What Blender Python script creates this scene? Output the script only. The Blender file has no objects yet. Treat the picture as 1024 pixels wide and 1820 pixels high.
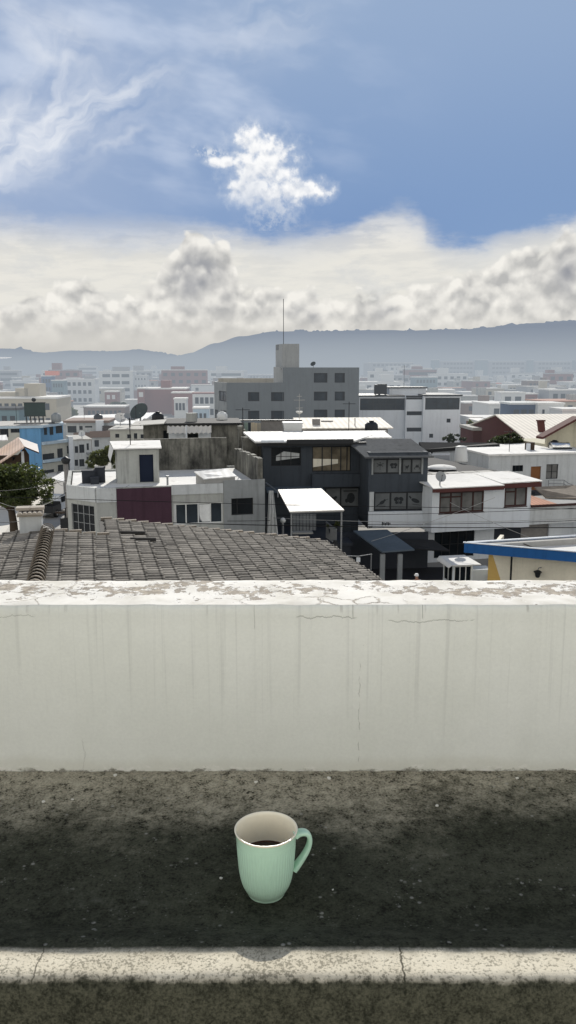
import bpy, bmesh, math, random
from mathutils import Vector, Matrix
random.seed(7)
scene = bpy.context.scene
C = scene.collection
R = math.radians
PI = math.pi

# ------------------------------------------------------------------ camera
CAM_Z = 13.0
F = 1430.0
PITCH = math.atan(255.0 / F)
CP, SP = math.cos(PITCH), math.sin(PITCH)
cam_data = bpy.data.cameras.new('camera')
cam = bpy.data.objects.new('camera', cam_data)
C.objects.link(cam)
cam.location = (0, 0, CAM_Z)
cam.rotation_euler = (PI / 2 - PITCH, 0, 0)
cam_data.sensor_fit = 'HORIZONTAL'
cam_data.sensor_width = 36
cam_data.lens = 36 * F / 1024
cam_data.clip_start = 0.05
cam_data.clip_end = 12000
scene.camera = cam
ORI = Vector((0, 0, CAM_Z))

def ray(px, py):
    u, v = (px - 512) / F, (py - 910) / F
    return Vector((u, CP - v * SP, -SP - v * CP))

def at(px, py, Y):
    d = ray(px, py)
    return ORI + d * (Y / d.y)

def ae(px, py):
    d = ray(px, py).normalized()
    return math.degrees(math.atan2(d.x, d.y)), math.degrees(math.asin(d.z))

def lin(r, g, b):
    f = lambda c: c / 12.92 if c <= .04045 else ((c + .055) / 1.055) ** 2.4
    return (f(r / 255), f(g / 255), f(b / 255))

# ------------------------------------------------------------------ node expressions
class E:
    def __init__(s, t, k): s.t, s.k = t, k
    def _m(s, op, *a):
        n = s.t.nodes.new('ShaderNodeMath'); n.operation = op
        for i, x in enumerate((s,) + a): put(s.t, n.inputs[i], x)
        return E(s.t, n.outputs[0])
    def __add__(s, o): return s._m('ADD', o)
    __radd__ = __add__
    def __sub__(s, o): return s._m('SUBTRACT', o)
    def __rsub__(s, o): return (s * -1) + o
    def __mul__(s, o): return s._m('MULTIPLY', o)
    __rmul__ = __mul__
    def __truediv__(s, o): return s._m('DIVIDE', o)
    def __neg__(s): return s * -1
    def abs(s): return s._m('ABSOLUTE')
    def sq(s): return s * s
    def min(s, o): return s._m('MINIMUM', o)
    def max(s, o): return s._m('MAXIMUM', o)
    def exp(s): return s._m('EXPONENT')
    def pow(s, o): return s._m('POWER', o)
    def clamp(s):
        r = s._m('ADD', 0.0); r.k.node.use_clamp = True; return r
    def step(s, a, b):                      # smoothstep a -> b (a may exceed b)
        n = s.t.nodes.new('ShaderNodeMapRange'); n.interpolation_type = 'SMOOTHSTEP'
        put(s.t, n.inputs[0], s)
        lo, hi, o0, o1 = (a, b, 0, 1) if a < b else (b, a, 1, 0)
        for i, q in zip((1, 2, 3, 4), (lo, hi, o0, o1)): n.inputs[i].default_value = q
        return E(s.t, n.outputs[0])

def put(t, sock, x):
    if isinstance(x, E): t.links.new(x.k, sock)
    elif isinstance(x, (tuple, list)):
        sock.default_value = tuple(x) + ((1,) if len(x) == 3 and len(sock.default_value) == 4 else ())
    else: sock.default_value = x

def vec(t, x, y, z):
    n = t.nodes.new('ShaderNodeCombineXYZ')
    for i, q in enumerate((x, y, z)): put(t, n.inputs[i], q)
    return E(t, n.outputs[0])

def noise(t, v, scale=1, detail=5, rough=.55, dist=0):
    n = t.nodes.new('ShaderNodeTexNoise')
    put(t, n.inputs['Vector'], v)
    n.inputs['Scale'].default_value = scale; n.inputs['Detail'].default_value = detail
    n.inputs['Roughness'].default_value = rough; n.inputs['Distortion'].default_value = dist
    return E(t, n.outputs['Fac'])

def voro(t, v, scale=1, feat='F1', rnd=1.0, out='Distance'):
    n = t.nodes.new('ShaderNodeTexVoronoi'); n.feature = feat
    put(t, n.inputs['Vector'], v); n.inputs['Scale'].default_value = scale
    n.inputs['Randomness'].default_value = rnd
    return E(t, n.outputs[out])

def mixc(t, a, b, f, mode='MIX'):
    n = t.nodes.new('ShaderNodeMix'); n.data_type = 'RGBA'; n.blend_type = mode
    put(t, n.inputs[0], f); put(t, n.inputs[6], a); put(t, n.inputs[7], b)
    return E(t, n.outputs[2])

def scalec(t, c, f):                        # colour times a factor
    n = t.nodes.new('ShaderNodeVectorMath'); n.operation = 'SCALE'
    put(t, n.inputs[0], c); put(t, n.inputs['Scale'], f)
    return E(t, n.outputs[0])

def coords(t, kind='Object'):
    n = t.nodes.new('ShaderNodeTexCoord'); s = t.nodes.new('ShaderNodeSeparateXYZ')
    t.links.new(n.outputs[kind], s.inputs[0])
    return E(t, n.outputs[kind]), E(t, s.outputs[0]), E(t, s.outputs[1]), E(t, s.outputs[2])

def curve(t, x, pts, x0, x1, y0, y1):       # piecewise curve y(x)
    n = t.nodes.new('ShaderNodeFloatCurve')
    put(t, n.inputs['Value'], ((x - x0) / (x1 - x0)).clamp())
    cv = n.mapping.curves[0]
    pts = sorted(pts)
    q = [((a - x0) / (x1 - x0), (b - y0) / (y1 - y0)) for a, b in pts]
    while len(cv.points) < len(q): cv.points.new(.5, .5)
    for p, (a, b) in zip(cv.points, q): p.location = (a, b); p.handle_type = 'AUTO'
    n.mapping.update()
    return E(t, n.outputs[0]) * (y1 - y0) + y0

# ------------------------------------------------------------------ aerial haze painted into materials as emission, by place in the city
HZ = bpy.data.node_groups.new('painted_haze', 'ShaderNodeTree')
HZ.interface.new_socket('Shader', in_out='INPUT', socket_type='NodeSocketShader')
HZ.interface.new_socket('Shader', in_out='OUTPUT', socket_type='NodeSocketShader')
def _haze():
    t = HZ
    gi = t.nodes.new('NodeGroupInput'); go = t.nodes.new('NodeGroupOutput')
    g = t.nodes.new('ShaderNodeNewGeometry'); sx = t.nodes.new('ShaderNodeSeparateXYZ')
    t.links.new(g.outputs['Position'], sx.inputs[0])
    x, y, z = (E(t, sx.outputs[i]) for i in range(3))
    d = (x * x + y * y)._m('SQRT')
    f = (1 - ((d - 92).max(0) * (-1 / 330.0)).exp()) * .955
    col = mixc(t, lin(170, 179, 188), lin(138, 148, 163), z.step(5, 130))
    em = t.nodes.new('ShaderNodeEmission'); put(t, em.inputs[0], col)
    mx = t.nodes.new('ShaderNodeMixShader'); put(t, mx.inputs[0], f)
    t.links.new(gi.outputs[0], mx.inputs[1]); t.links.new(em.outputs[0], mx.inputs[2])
    t.links.new(mx.outputs[0], go.inputs[0])
_haze()

def new_mat(name):
    m = bpy.data.materials.new(name); m.use_nodes = True
    t = m.node_tree; b = t.nodes['Principled BSDF']; o = t.nodes['Material Output']
    return m, t, b, o

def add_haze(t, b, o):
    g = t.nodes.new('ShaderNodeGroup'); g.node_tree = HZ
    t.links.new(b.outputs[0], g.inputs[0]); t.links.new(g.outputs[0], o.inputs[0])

def bump(t, b, h, strength, dist=.01):
    n = t.nodes.new('ShaderNodeBump'); n.inputs['Strength'].default_value = strength
    n.inputs['Distance'].default_value = dist
    put(t, n.inputs['Height'], h); t.links.new(n.outputs[0], b.inputs['Normal'])

def pm(name, col, rough=.85, var=.18, scale=.6, streak=0.0, stain=None, spec=.25, metal=0, bmp=.15, wave=None, haze=True):
    """painted / plastered / metal surface with blotches, rain streaks and grain"""
    m, t, b, o = new_mat(name)
    v, x, y, z = coords(t)
    n1 = noise(t, v, scale, 6, .6); n2 = noise(t, v, scale * 9, 4, .6)
    f = (n1 - .5) * (2.4 * var) + (n2 - .5) * (1.2 * var) + 1
    if streak:
        sv = vec(t, x * 3.1, y * 3.1, z * .22)
        f = f * (1 - noise(t, sv, 1, 5, .65).step(.47, .75) * streak)
    c = scalec(t, col, f)
    if stain:
        sc, amt = stain
        c = mixc(t, c, sc, noise(t, vec(t, x * .8, y * .8, z * .45), .9, 8, .72).step(.62 - amt * .3, .74) )
    put(t, b.inputs['Base Color'], c)
    b.inputs['Roughness'].default_value = rough
    b.inputs['Specular IOR Level'].default_value = spec
    b.inputs['Metallic'].default_value = metal
    h = n2
    if wave:
        ax, per = wave
        q = (x if ax == 'x' else y) * (2 * PI / per)
        h = q._m('SINE') * .5 + .5
        put(t, b.inputs['Base Color'], scalec(t, c, h * .22 + .82))
    if bmp: bump(t, b, h, bmp, .03)
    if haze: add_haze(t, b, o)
    return m

def glass_mat(name, col=(.012, .016, .02), rough=.08, var=.7, spec=.14):
    m, t, b, o = new_mat(name)
    v, x, y, z = coords(t)
    f = (noise(t, v, .9, 3, .5) - .35).max(0) * (2 * var) + (1 - var * .5)
    put(t, b.inputs['Base Color'], scalec(t, col, f))
    b.inputs['Roughness'].default_value = rough; b.inputs['Specular IOR Level'].default_value = spec
    bump(t, b, noise(t, v, .7, 2, .5), .12, .2)
    add_haze(t, b, o)
    return m

# ------------------------------------------------------------------ mesh building
class MB:
    def __init__(s): s.v, s.f, s.mi = [], [], []
    def face(s, pts, mi=0):
        b = len(s.v); s.v += [tuple(p) for p in pts]; s.f.append(tuple(range(b, b + len(pts)))); s.mi.append(mi)
    def hexa(s, p, mi=0):                   # p: four bottom (ccw from above), four top
        b = len(s.v); s.v += [tuple(q) for q in p]
        for q in ((3, 2, 1, 0), (4, 5, 6, 7), (0, 1, 5, 4), (1, 2, 6, 5), (2, 3, 7, 6), (3, 0, 4, 7)):
            s.f.append(tuple(b + i for i in q)); s.mi.append(mi)
        return s
    def box(s, x0, x1, y0, y1, z0, z1, mi=0):
        return s.hexa([(x0, y0, z0), (x1, y0, z0), (x1, y1, z0), (x0, y1, z0), (x0, y0, z1), (x1, y0, z1), (x1, y1, z1), (x0, y1, z1)], mi)
    def poly(s, pts, z0, z1, mi=0):         # ccw polygon extruded
        n = len(pts); b = len(s.v)
        s.v += [(p[0], p[1], z0) for p in pts] + [(p[0], p[1], z1) for p in pts]
        s.f.append(tuple(b + n - 1 - i for i in range(n))); s.f.append(tuple(b + n + i for i in range(n))); s.mi += [mi, mi]
        for i in range(n):
            j = (i + 1) % n
            s.f.append((b + i, b + j, b + n + j, b + n + i)); s.mi.append(mi)
        return s
    def slab(s, q, th, mi=0):               # four top corners (ccw from above), thickness down
        return s.hexa([(p[0], p[1], p[2] - th) for p in q] + [tuple(p) for p in q], mi)
    def tube(s, pts, r, n=8, mi=0, cap=True):
        pts = [Vector(p) for p in pts]; k = len(pts)
        rs = r if isinstance(r, (list, tuple)) else [r] * k
        b = len(s.v); up = None
        for i, p in enumerate(pts):
            d = (pts[min(i + 1, k - 1)] - pts[max(i - 1, 0)]).normalized()
            if up is None: up = Vector((0, 0, 1)) if abs(d.z) < .9 else Vector((1, 0, 0))
            a = d.cross(up).normalized(); c = a.cross(d).normalized(); up = c
            for j in range(n):
                w = 2 * PI * j / n
                s.v.append(tuple(p + (a * math.cos(w) + c * math.sin(w)) * rs[i]))
        for i in range(k - 1):
            for j in range(n):
                j2 = (j + 1) % n
                s.f.append((b + i * n + j, b + i * n + j2, b + (i + 1) * n + j2, b + (i + 1) * n + j)); s.mi.append(mi)
        if cap:
            s.f.append(tuple(b + n - 1 - j for j in range(n))); s.f.append(tuple(b + (k - 1) * n + j for j in range(n))); s.mi += [mi, mi]
        return s
    def lathe(s, prof, n=32, c=(0, 0, 0), mi=0, rf=None):
        b = len(s.v); k = len(prof)
        for i, (r, z) in enumerate(prof):
            for j in range(n):
                w = 2 * PI * j / n; q = r * (rf(i, w) if rf else 1)
                s.v.append((c[0] + q * math.cos(w), c[1] + q * math.sin(w), c[2] + z))
        for i in range(k - 1):
            for j in range(n):
                j2 = (j + 1) % n
                s.f.append((b + i * n + j, b + i * n + j2, b + (i + 1) * n + j2, b + (i + 1) * n + j)); s.mi.append(mi)
        return s
    def build(s, name, mats, parent=None, smooth=False):
        me = bpy.data.meshes.new(name); me.from_pydata(s.v, [], s.f)
        for m in (mats if isinstance(mats, (list, tuple)) else [mats]): me.materials.append(m)
        if any(s.mi): me.polygons.foreach_set('material_index', s.mi)
        if smooth: me.polygons.foreach_set('use_smooth', [True] * len(me.polygons))
        me.update()
        o = bpy.data.objects.new(name, me); C.objects.link(o)
        if parent is not None: o.parent = parent
        return o

def tag(o, label=None, cat=None, group=None, kind=None):
    for k, q in (('label', label), ('category', cat), ('group', group), ('kind', kind)):
        if q: o[k] = q
    return o

def thing(name, label, cat, loc=(0, 0, 0), rz=0, group=None):
    o = bpy.data.objects.new(name, None); C.objects.link(o)
    o.location = loc; o.rotation_euler = (0, 0, rz); o.empty_display_size = .2
    return tag(o, label, cat, group)

class Seg:
    """one wall line of a house, from p0 to p1 with the outside on its right"""
    def __init__(s, B, p0, p1):
        s.B, s.p0 = B, Vector((p0[0], p0[1])); d = Vector((p1[0], p1[1])) - s.p0
        s.L = d.length; s.d = d / s.L; s.n = Vector((-s.d.y, s.d.x))
    def pt(s, a, d, z):
        q = s.p0 + s.d * a + s.n * d
        return (q.x, q.y, z)
    def hit(s, px, py):
        o, d = s.B.local_ray(px, py)
        k = (s.p0 - Vector((o.x, o.y))).dot(s.n) / Vector((d.x, d.y)).dot(s.n)
        q = o + d * k
        return (Vector((q.x, q.y)) - s.p0).dot(s.d), q.z
    def rect(s, x0, y0, x1, y1):
        xm, ym = (x0 + x1) / 2, (y0 + y1) / 2
        return (s.hit(x0, ym)[0], s.hit(x1, ym)[0], s.hit(xm, y1)[1], s.hit(xm, y0)[1])
    def wall(s, mb, z0, z1, t=.22, ops=(), a0=0, a1=None, mi=0):
        a1 = s.L if a1 is None else a1
        ops = [(max(o[0], a0 + .02), min(o[1], a1 - .02), max(o[2], z0 + .02), min(o[3], z1 - .02)) for o in ops]
        ops = [o for o in ops if o[1] > o[0] and o[3] > o[2]]
        xs = sorted({a0, a1} | {o[0] for o in ops} | {o[1] for o in ops})
        zs = sorted({z0, z1} | {o[2] for o in ops} | {o[3] for o in ops})
        def solid(i, j):
            if not (0 <= i < len(xs) - 1 and 0 <= j < len(zs) - 1): return False
            x, z = (xs[i] + xs[i + 1]) / 2, (zs[j] + zs[j + 1]) / 2
            return not any(o[0] < x < o[1] and o[2] < z < o[3] for o in ops)
        for i in range(len(xs) - 1):
            for j in range(len(zs) - 1):
                if not solid(i, j): continue
                x, X, z, Z = xs[i], xs[i + 1], zs[j], zs[j + 1]
                P = s.pt
                mb.face([P(x, 0, z), P(X, 0, z), P(X, 0, Z), P(x, 0, Z)], mi)
                mb.face([P(X, t, z), P(x, t, z), P(x, t, Z), P(X, t, Z)], mi)
                if not solid(i - 1, j): mb.face([P(x, t, z), P(x, 0, z), P(x, 0, Z), P(x, t, Z)], mi)
                if not solid(i + 1, j): mb.face([P(X, 0, z), P(X, t, z), P(X, t, Z), P(X, 0, Z)], mi)
                if not solid(i, j - 1): mb.face([P(x, t, z), P(X, t, z), P(X, 0, z), P(x, 0, z)], mi)
                if not solid(i, j + 1): mb.face([P(x, 0, Z), P(X, 0, Z), P(X, t, Z), P(x, t, Z)], mi)
    def box(s, mb, a0, a1, d0, d1, z0, z1, mi=0):
        P = s.pt
        mb.hexa([P(a0, d0, z0), P(a1, d0, z0), P(a1, d1, z0), P(a0, d1, z0), P(a0, d0, z1), P(a1, d0, z1), P(a1, d1, z1), P(a0, d1, z1)], mi)

class Bld:
    def __init__(s, name, label, cat, px, py, Y, rot=0, z=0, group=None):
        p = at(px, py, Y); s.rot = R(rot)
        s.root = thing(name, label, cat, (p.x, p.y, z), s.rot, group)
        s.org = Vector((p.x, p.y, z)); s.M = Matrix.Rotation(-s.rot, 3, 'Z')
    def local_ray(s, px, py): return s.M @ (ORI - s.org), s.M @ ray(px, py)
    def hz(s, px, py, z):                   # local point where the sight line meets height z
        o, d = s.local_ray(px, py); return o + d * ((z - o.z) / d.z)
    def hy(s, px, py, y):
        o, d = s.local_ray(px, py); return o + d * ((y - o.y) / d.y)
    def hx(s, px, py, x):
        o, d = s.local_ray(px, py); return o + d * ((x - o.x) / d.x)
    def part(s, mb, name, m, parent=None, smooth=False):
        return mb.build(name, m, s.root if parent is None else parent, smooth)
    def walls(s, pts, z0, z1, m, ops=None, t=.22, name='wall', skip=()):
        ops = ops or {}; mb = MB(); n = len(pts); segs = []
        for i in range(n):
            g = Seg(s, pts[i], pts[(i + 1) % n]); segs.append(g)
            if i in skip: continue
            e = 0 if i % 2 == 0 else t
            g.wall(mb, z0, z1 - (.003 if i % 2 else 0), t, [r for r in ops.get(i, [])], e, g.L - e)
        s.part(mb, name, m)
        return segs
    def win(s, g, r, nx=2, nz=1, fm=None, gm=None, fw=.05, name='window', d=.1, sill=None, bars=None):
        a0, a1, z0, z1 = r; f = MB(); w = fw
        g.box(f, a0, a1, d - .04, d + .03, z0, z0 + w); g.box(f, a0, a1, d - .04, d + .03, z1 - w, z1)
        cols = bars if bars else [i / nx for i in range(nx + 1)]
        for i, q in enumerate(cols):
            c = a0 + (a1 - a0) * q; c = min(max(c, a0 + w / 2), a1 - w / 2)
            g.box(f, c - w / 2, c + w / 2, d - .038, d + .028, z0 + w, z1 - w)
        for j in range(1, nz):
            z = z0 + (z1 - z0) * j / nz
            g.box(f, a0 + w, a1 - w, d - .03, d + .02, z - w * .35, z + w * .35)
        if sill: g.box(f, a0 - .06, a1 + .06, -.06, d - .04, z0 - .06, z0)
        o = s.part(f, name, fm)
        p = MB(); P = g.pt
        p.face([P(a0, d, z0), P(a1, d, z0), P(a1, d, z1), P(a0, d, z1)])
        p.build('pane', gm, o)
        return o
# ------------------------------------------------------------------ sky and sun
SUN_EL = 30.5
def n2d(t, x, y, scale, detail=5, rough=.55, seed=0):
    n = t.nodes.new('ShaderNodeTexNoise'); n.noise_dimensions = '2D'
    put(t, n.inputs['Vector'], vec(t, x + seed * 7.31, y + seed * 3.17, 0))
    n.inputs['Scale'].default_value = scale; n.inputs['Detail'].default_value = detail
    n.inputs['Roughness'].default_value = rough
    return E(t, n.outputs['Fac'])

def v2d(t, v, scale, seed=0):
    n = t.nodes.new('ShaderNodeTexVoronoi'); n.voronoi_dimensions = '2D'; n.feature = 'SMOOTH_F1'
    put(t, n.inputs['Vector'], v); n.inputs['Scale'].default_value = scale; n.inputs['Smoothness'].default_value = .35
    return E(t, n.outputs['Distance'])

def L(*c): return tuple(10 * q for q in lin(*c))

def make_world():
    w = bpy.data.worlds.new('World'); scene.world = w; w.use_nodes = True
    t = w.node_tree; bg0 = t.nodes['Background']; out = t.nodes['World Output']
    t.nodes.remove(bg0)
    def bg(c):
        n = t.nodes.new('ShaderNodeBackground'); n.inputs[1].default_value = .1
        put(t, n.inputs[0], c); return n.outputs[0]
    def mixs(f, a, b):
        n = t.nodes.new('ShaderNodeMixShader'); put(t, n.inputs[0], f); t.links.new(a, n.inputs[1]); t.links.new(b, n.inputs[2]); return n.outputs[0]
    def gt(x, v): return x._m('GREATER_THAN', v)
    def lt(x, v): return x._m('LESS_THAN', v)
    sky = t.nodes.new('ShaderNodeTexSky'); sky.sky_type = 'NISHITA'; sky.sun_disc = False
    sky.sun_elevation = R(SUN_EL); sky.sun_rotation = R(0); sky.altitude = 2800
    sky.air_density = 1.0; sky.dust_density = .6
    v, x, y, z = coords(t, 'Generated')
    A = x._m('ARCTAN2', y) * (180 / PI)
    El = z.min(1).max(-1)._m('ARCSINE') * (180 / PI)
    # ---- cheap all-round sky: Nishita blue, bright unseen cloud added behind the viewer as fill light, town glow below the horizon
    blue0 = mixc(t, mixc(t, L(129, 158, 201), L(160, 183, 215), El.step(9, 24)), L(108, 116, 130), El.step(28, 55) * .9)
    blue0 = mixc(t, blue0, scalec(t, E(t, sky.outputs[0]), .55), .22)
    n = t.nodes.new('ShaderNodeTexNoise'); put(t, n.inputs['Vector'], vec(t, x * 2.2, y * 2.2, z * 4)); n.inputs['Scale'].default_value = 1.1; n.inputs['Detail'].default_value = 4
    cl = E(t, n.outputs['Fac']).step(.34, .6)
    rear = mixc(t, mixc(t, L(122, 140, 170), (13.2, 12.3, 10.7), cl * El.step(60, 25)), (14.6, 14.4, 13.7), El.step(25, 7) * .85)
    side = mixc(t, blue0, L(222, 219, 212), (El + (E(t, n.outputs['Fac']) - .5) * 14).step(12.5, 10))
    ch = mixc(t, side, rear, y.step(.35, -.2))
    ch = mixc(t, ch, L(150, 153, 154), El.step(.2, -3))
    cheap = bg(ch)
    # ---- the part of the sky over the town, in degrees of bearing A and height El
    fade = (A.abs() + 0).step(21, 26).max(El.step(23.5, 26))
    def fin(c): return bg(mixc(t, c, ch, fade))
    def clear():
        c = mixc(t, blue0, L(160, 178, 208), A.step(3, -17) * .75)
        c = mixc(t, c, L(119, 148, 193), ((A - 4).sq() * (-1 / 60.0) + (El - 8.6).sq() * (-1 / 7.0)).exp() * .6)
        vl = n2d(t, A * .35, El * .9 + A * .12, .35, 4, .5, 4)
        return mixc(t, c, L(200, 212, 232), vl.step(.45, .78) * El.step(8, 15) * A.step(12, -9) * .75)
    # streaks of cirrus, upper left
    def cirrus(c):
        wx = n2d(t, A, El, .33, 3, .55, 11); wy = n2d(t, A, El, .9, 5, .6, 23)
        def streak(px0, py0, px1, py1, width, seed, amt, bend=0.0):
            dv = Vector(ae(px1, py1)) - Vector(ae(px0, py0)); Ls = dv.length; dx, dy = dv / Ls
            a0, e0 = ae(px0, py0)
            s_ = (A - a0) * dx + (El - e0) * dy; q = (El - e0) * dx - (A - a0) * dy
            q = q + (wx - .5) * 2.4 + (wy - .5) * .45 - (s_ / Ls) * (1 - s_ / Ls) * bend
            fib = n2d(t, s_ * .16, q * .75, 1, 5, .5, seed)
            m = (q.sq() * (-1.0 / (width * width))).exp() * s_.step(-Ls * .35, Ls * .15) * s_.step(Ls * 1.25, Ls * .6)
            return (m * fib.step(.22, .75)).clamp() * amt
        ci = (streak(-40, 285, 300, 135, 1.5, 3, .95, .3) + streak(20, 270, 120, 50, 1.7, 8, .6, -.5) + streak(180, 262, 270, 236, .25, 14, .42)
              + streak(-30, 335, 180, 255, .9, 31, .4) + streak(0, 10, 190, 110, 1.5, 41, .4) + streak(380, 70, 580, 10, 1.9, 51, .28)).clamp()
        return mixc(t, c, L(232, 236, 243), ci)
    # high bright bank over the horizon
    Bp = [ae(*p) for p in ((-300, 395), (0, 372), (120, 388), (300, 392), (410, 400), (480, 422), (560, 412), (620, 396), (690, 372), (735, 376), (765, 406), (830, 430), (900, 414), (960, 396), (1020, 376), (1300, 330))]
    def bank(c):
        wob = n2d(t, A * .55, El * 1.2, .42, 6, .6, 5)
        wob2 = n2d(t, A * .3 - El * .3, El * 1.6, .8, 6, .6, 9)
        db = curve(t, A, Bp, -26, 26, 5, 15) - El + (wob - .5) * 2.2 + (wob2 - .5) * .8
        m = (db.step(-.5, .9) * .7 + db.step(0, 2.2) * .3) * (1 - A.step(-2, -10) * db.step(2.6, .2) * .45)
        b = mixc(t, L(238, 235, 228), L(206, 207, 208), wob2.step(.4, .66) * .8)
        b = mixc(t, b, L(180, 189, 203), wob.step(.5, .7) * .6)
        b = mixc(t, b, L(233, 230, 220), El.step(9.5, 7.2) * .6)
        return mixc(t, c, b, m * .96)
    # heaped cumulus
    def billow(a, e, s, seed, d=1):
        w1 = n2d(t, a, e, s * 1.3, 3, .55, seed); w2 = n2d(t, a, e, s * 1.3, 3, .55, seed + 7)
        qa, qe = a + (w1 - .5) * 1.0, e + (w2 - .5) * 1.0
        q = vec(t, qa + seed * 5.7, qe, 0)
        r = n2d(t, qa, qe, s, 3, .45, seed) * .55 + (1 - v2d(t, q, s * 1.5)) * .38
        if d: r = r + (1 - v2d(t, q, s * 3.6)) * .06 + (n2d(t, qa, qe, s * 5, 5, .6, seed + 3) - .5) * .06
        return r
    P1 = ((-300, 500), (0, 545), (60, 515), (140, 500), (180, 508), (230, 528), (265, 500), (288, 468), (306, 446), (324, 424), (340, 402), (352, 402), (372, 420), (398, 430), (414, 450), (423, 490), (436, 514), (470, 514), (560, 515), (610, 530), (650, 520), (700, 510), (760, 512), (800, 490), (850, 480), (880, 465), (900, 445), (960, 440), (985, 420), (1015, 405), (1300, 430))
    def heaps(c):
        n_lo = n2d(t, A, El, .42, 3, .5, 2)
        for k, (pts, seed, amp, soft) in enumerate(((P1, 2.0, 2.6, .5), (tuple((a, b + 46 + 16 * math.sin(a * .023)) for a, b in P1), 6.5, 2.4, .9))):
            top = curve(t, A, [ae(*p) for p in pts], -26, 26, 0, 15)
            b1 = billow(A, El, .55, seed); b2 = billow(A - .12, El + .6, .55, seed, 0)
            d = top - El + (b1 - .52) * amp
            m = d.step(-.05, soft); core = d.step(.1, 2.0)
            shade = ((b1 - b2 - .06) * 2.5 + .74 - core * .26 + (n_lo - .5) * 1.5).clamp()
            cc = mixc(t, L(182, 182, 181), L(246, 243, 236), shade)
            dark = 0
            for gx, gy, sa, se, am in ((345, 492, 3.0, 2.0, .95), (1008, 475, 1.2, 1.6, .9), (685, 552, 1.6, .7, .8), (560, 556, 1.6, .6, .6), (160, 570, 2.5, .5, .3)):
                ga, ge = ae(gx, gy)
                dark = ((A - ga + (n_lo - .5) * 3).sq() * (-1 / sa) + (El - ge + (b1 - .5) * 1.5).sq() * (-1 / se)).exp() * am + dark
            cc = mixc(t, cc, L(146, 149, 157), (dark * core * (1.25 - shade * .6)).clamp())
            cc = mixc(t, cc, L(217, 214, 207), El.step(4.4, 1.4) * .75)
            c = mixc(t, c, cc, m * (.92 if k == 0 else .7))
        return mixc(t, c, L(199, 197, 192), El.step(3.4, .4) * .8 * A.step(12, -8).max(.35))
    # one bright loose cumulus by itself in the blue
    def lone(c):
        a0, e0 = ae(478, 306)
        dx, dy = A - a0, El - e0
        b1 = billow(A, El, .85, 17.0); b2 = billow(A - .05, El + .4, .85, 17.0, 0)
        fine = n2d(t, A, El, 1.9, 7, .66, 31)
        tri = -9.0
        for ex, ey, rx, ry in ((468, 305, 62, 58), (452, 262, 40, 34), (535, 338, 52, 20), (432, 338, 34, 24), (398, 288, 30, 9), (492, 340, 52, 38)):
            xa, ya = ae(ex, ey); q = 1 - ((A - xa).sq() * (1 / (rx / 24.5) ** 2) + (El - ya).sq() * (1 / (ry / 24.5) ** 2)); tri = q if isinstance(tri, float) else tri.max(q)
        d1 = tri.max(-1.6) * .8 + (b1 - .52) * 1.9 + (fine - .5) * 1.15 - .14
        cc = mixc(t, L(222, 226, 233), L(254, 254, 254), ((b1 - b2 - .06) * 3 + .7 + dy * .12).clamp())
        cc = mixc(t, cc, L(186, 198, 218), ((dy + dx * .15).step(-1.1, -2.4) * .7 + (dx + 1.2).sq().__mul__(-.7).exp() * (dy + .8).sq().__mul__(-1.2).exp() * .3).clamp())
        c = mixc(t, c, L(226, 232, 240), d1.step(-1.0, .5) * .36)
        c = mixc(t, c, cc, d1.step(-.15, .7) * .98)
        wisp = ((dx + 4.0).sq() * (-1 / 1.0) + (dy - .75 + dx * .1).sq() * (-1 / .09)).exp() * fine.step(.4, .62)
        c = mixc(t, c, L(226, 231, 238), wisp * .9)
        gl = ((dx - .3).sq() * (-1 / 2.5) + (dy + 3.0).sq() * (-1 / 1.2)).exp() * fine.step(.38, .65) * .45
        return mixc(t, c, L(206, 213, 224), gl)
    a0, e0 = ae(478, 306)
    inbox = lt((A - a0).abs(), 6.2) * lt((El - e0 - .2).abs(), 4.2)
    split = 12.4
    upper = mixs(inbox, fin(cirrus(clear())), fin(lone(cirrus(clear()))))
    lower = mixs(gt(El, 9.9 - inbox * .75), fin(heaps(bank(clear()))), mixs(inbox, fin(bank(cirrus(clear()))), fin(lone(bank(cirrus(clear()))))))
    front = mixs(gt(El, split), lower, upper)
    isf = lt(A.abs(), 26) * lt(El, 26) * gt(El, -.6)
    fin_ = mixs(isf, cheap, front)
    t.links.new(fin_, out.inputs[0])
    w.cycles.sampling_method = 'NONE'
make_world()

sd = bpy.data.lights.new('sun', 'SUN'); sd.energy = 5.0; sd.angle = R(.32); sd.color = (1, .955, .88)
sun = bpy.data.objects.new('sun', sd); C.objects.link(sun); sun.location = (0, 30, 60)
sun.rotation_euler = (-R(90 - SUN_EL), 0, 0)

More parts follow.
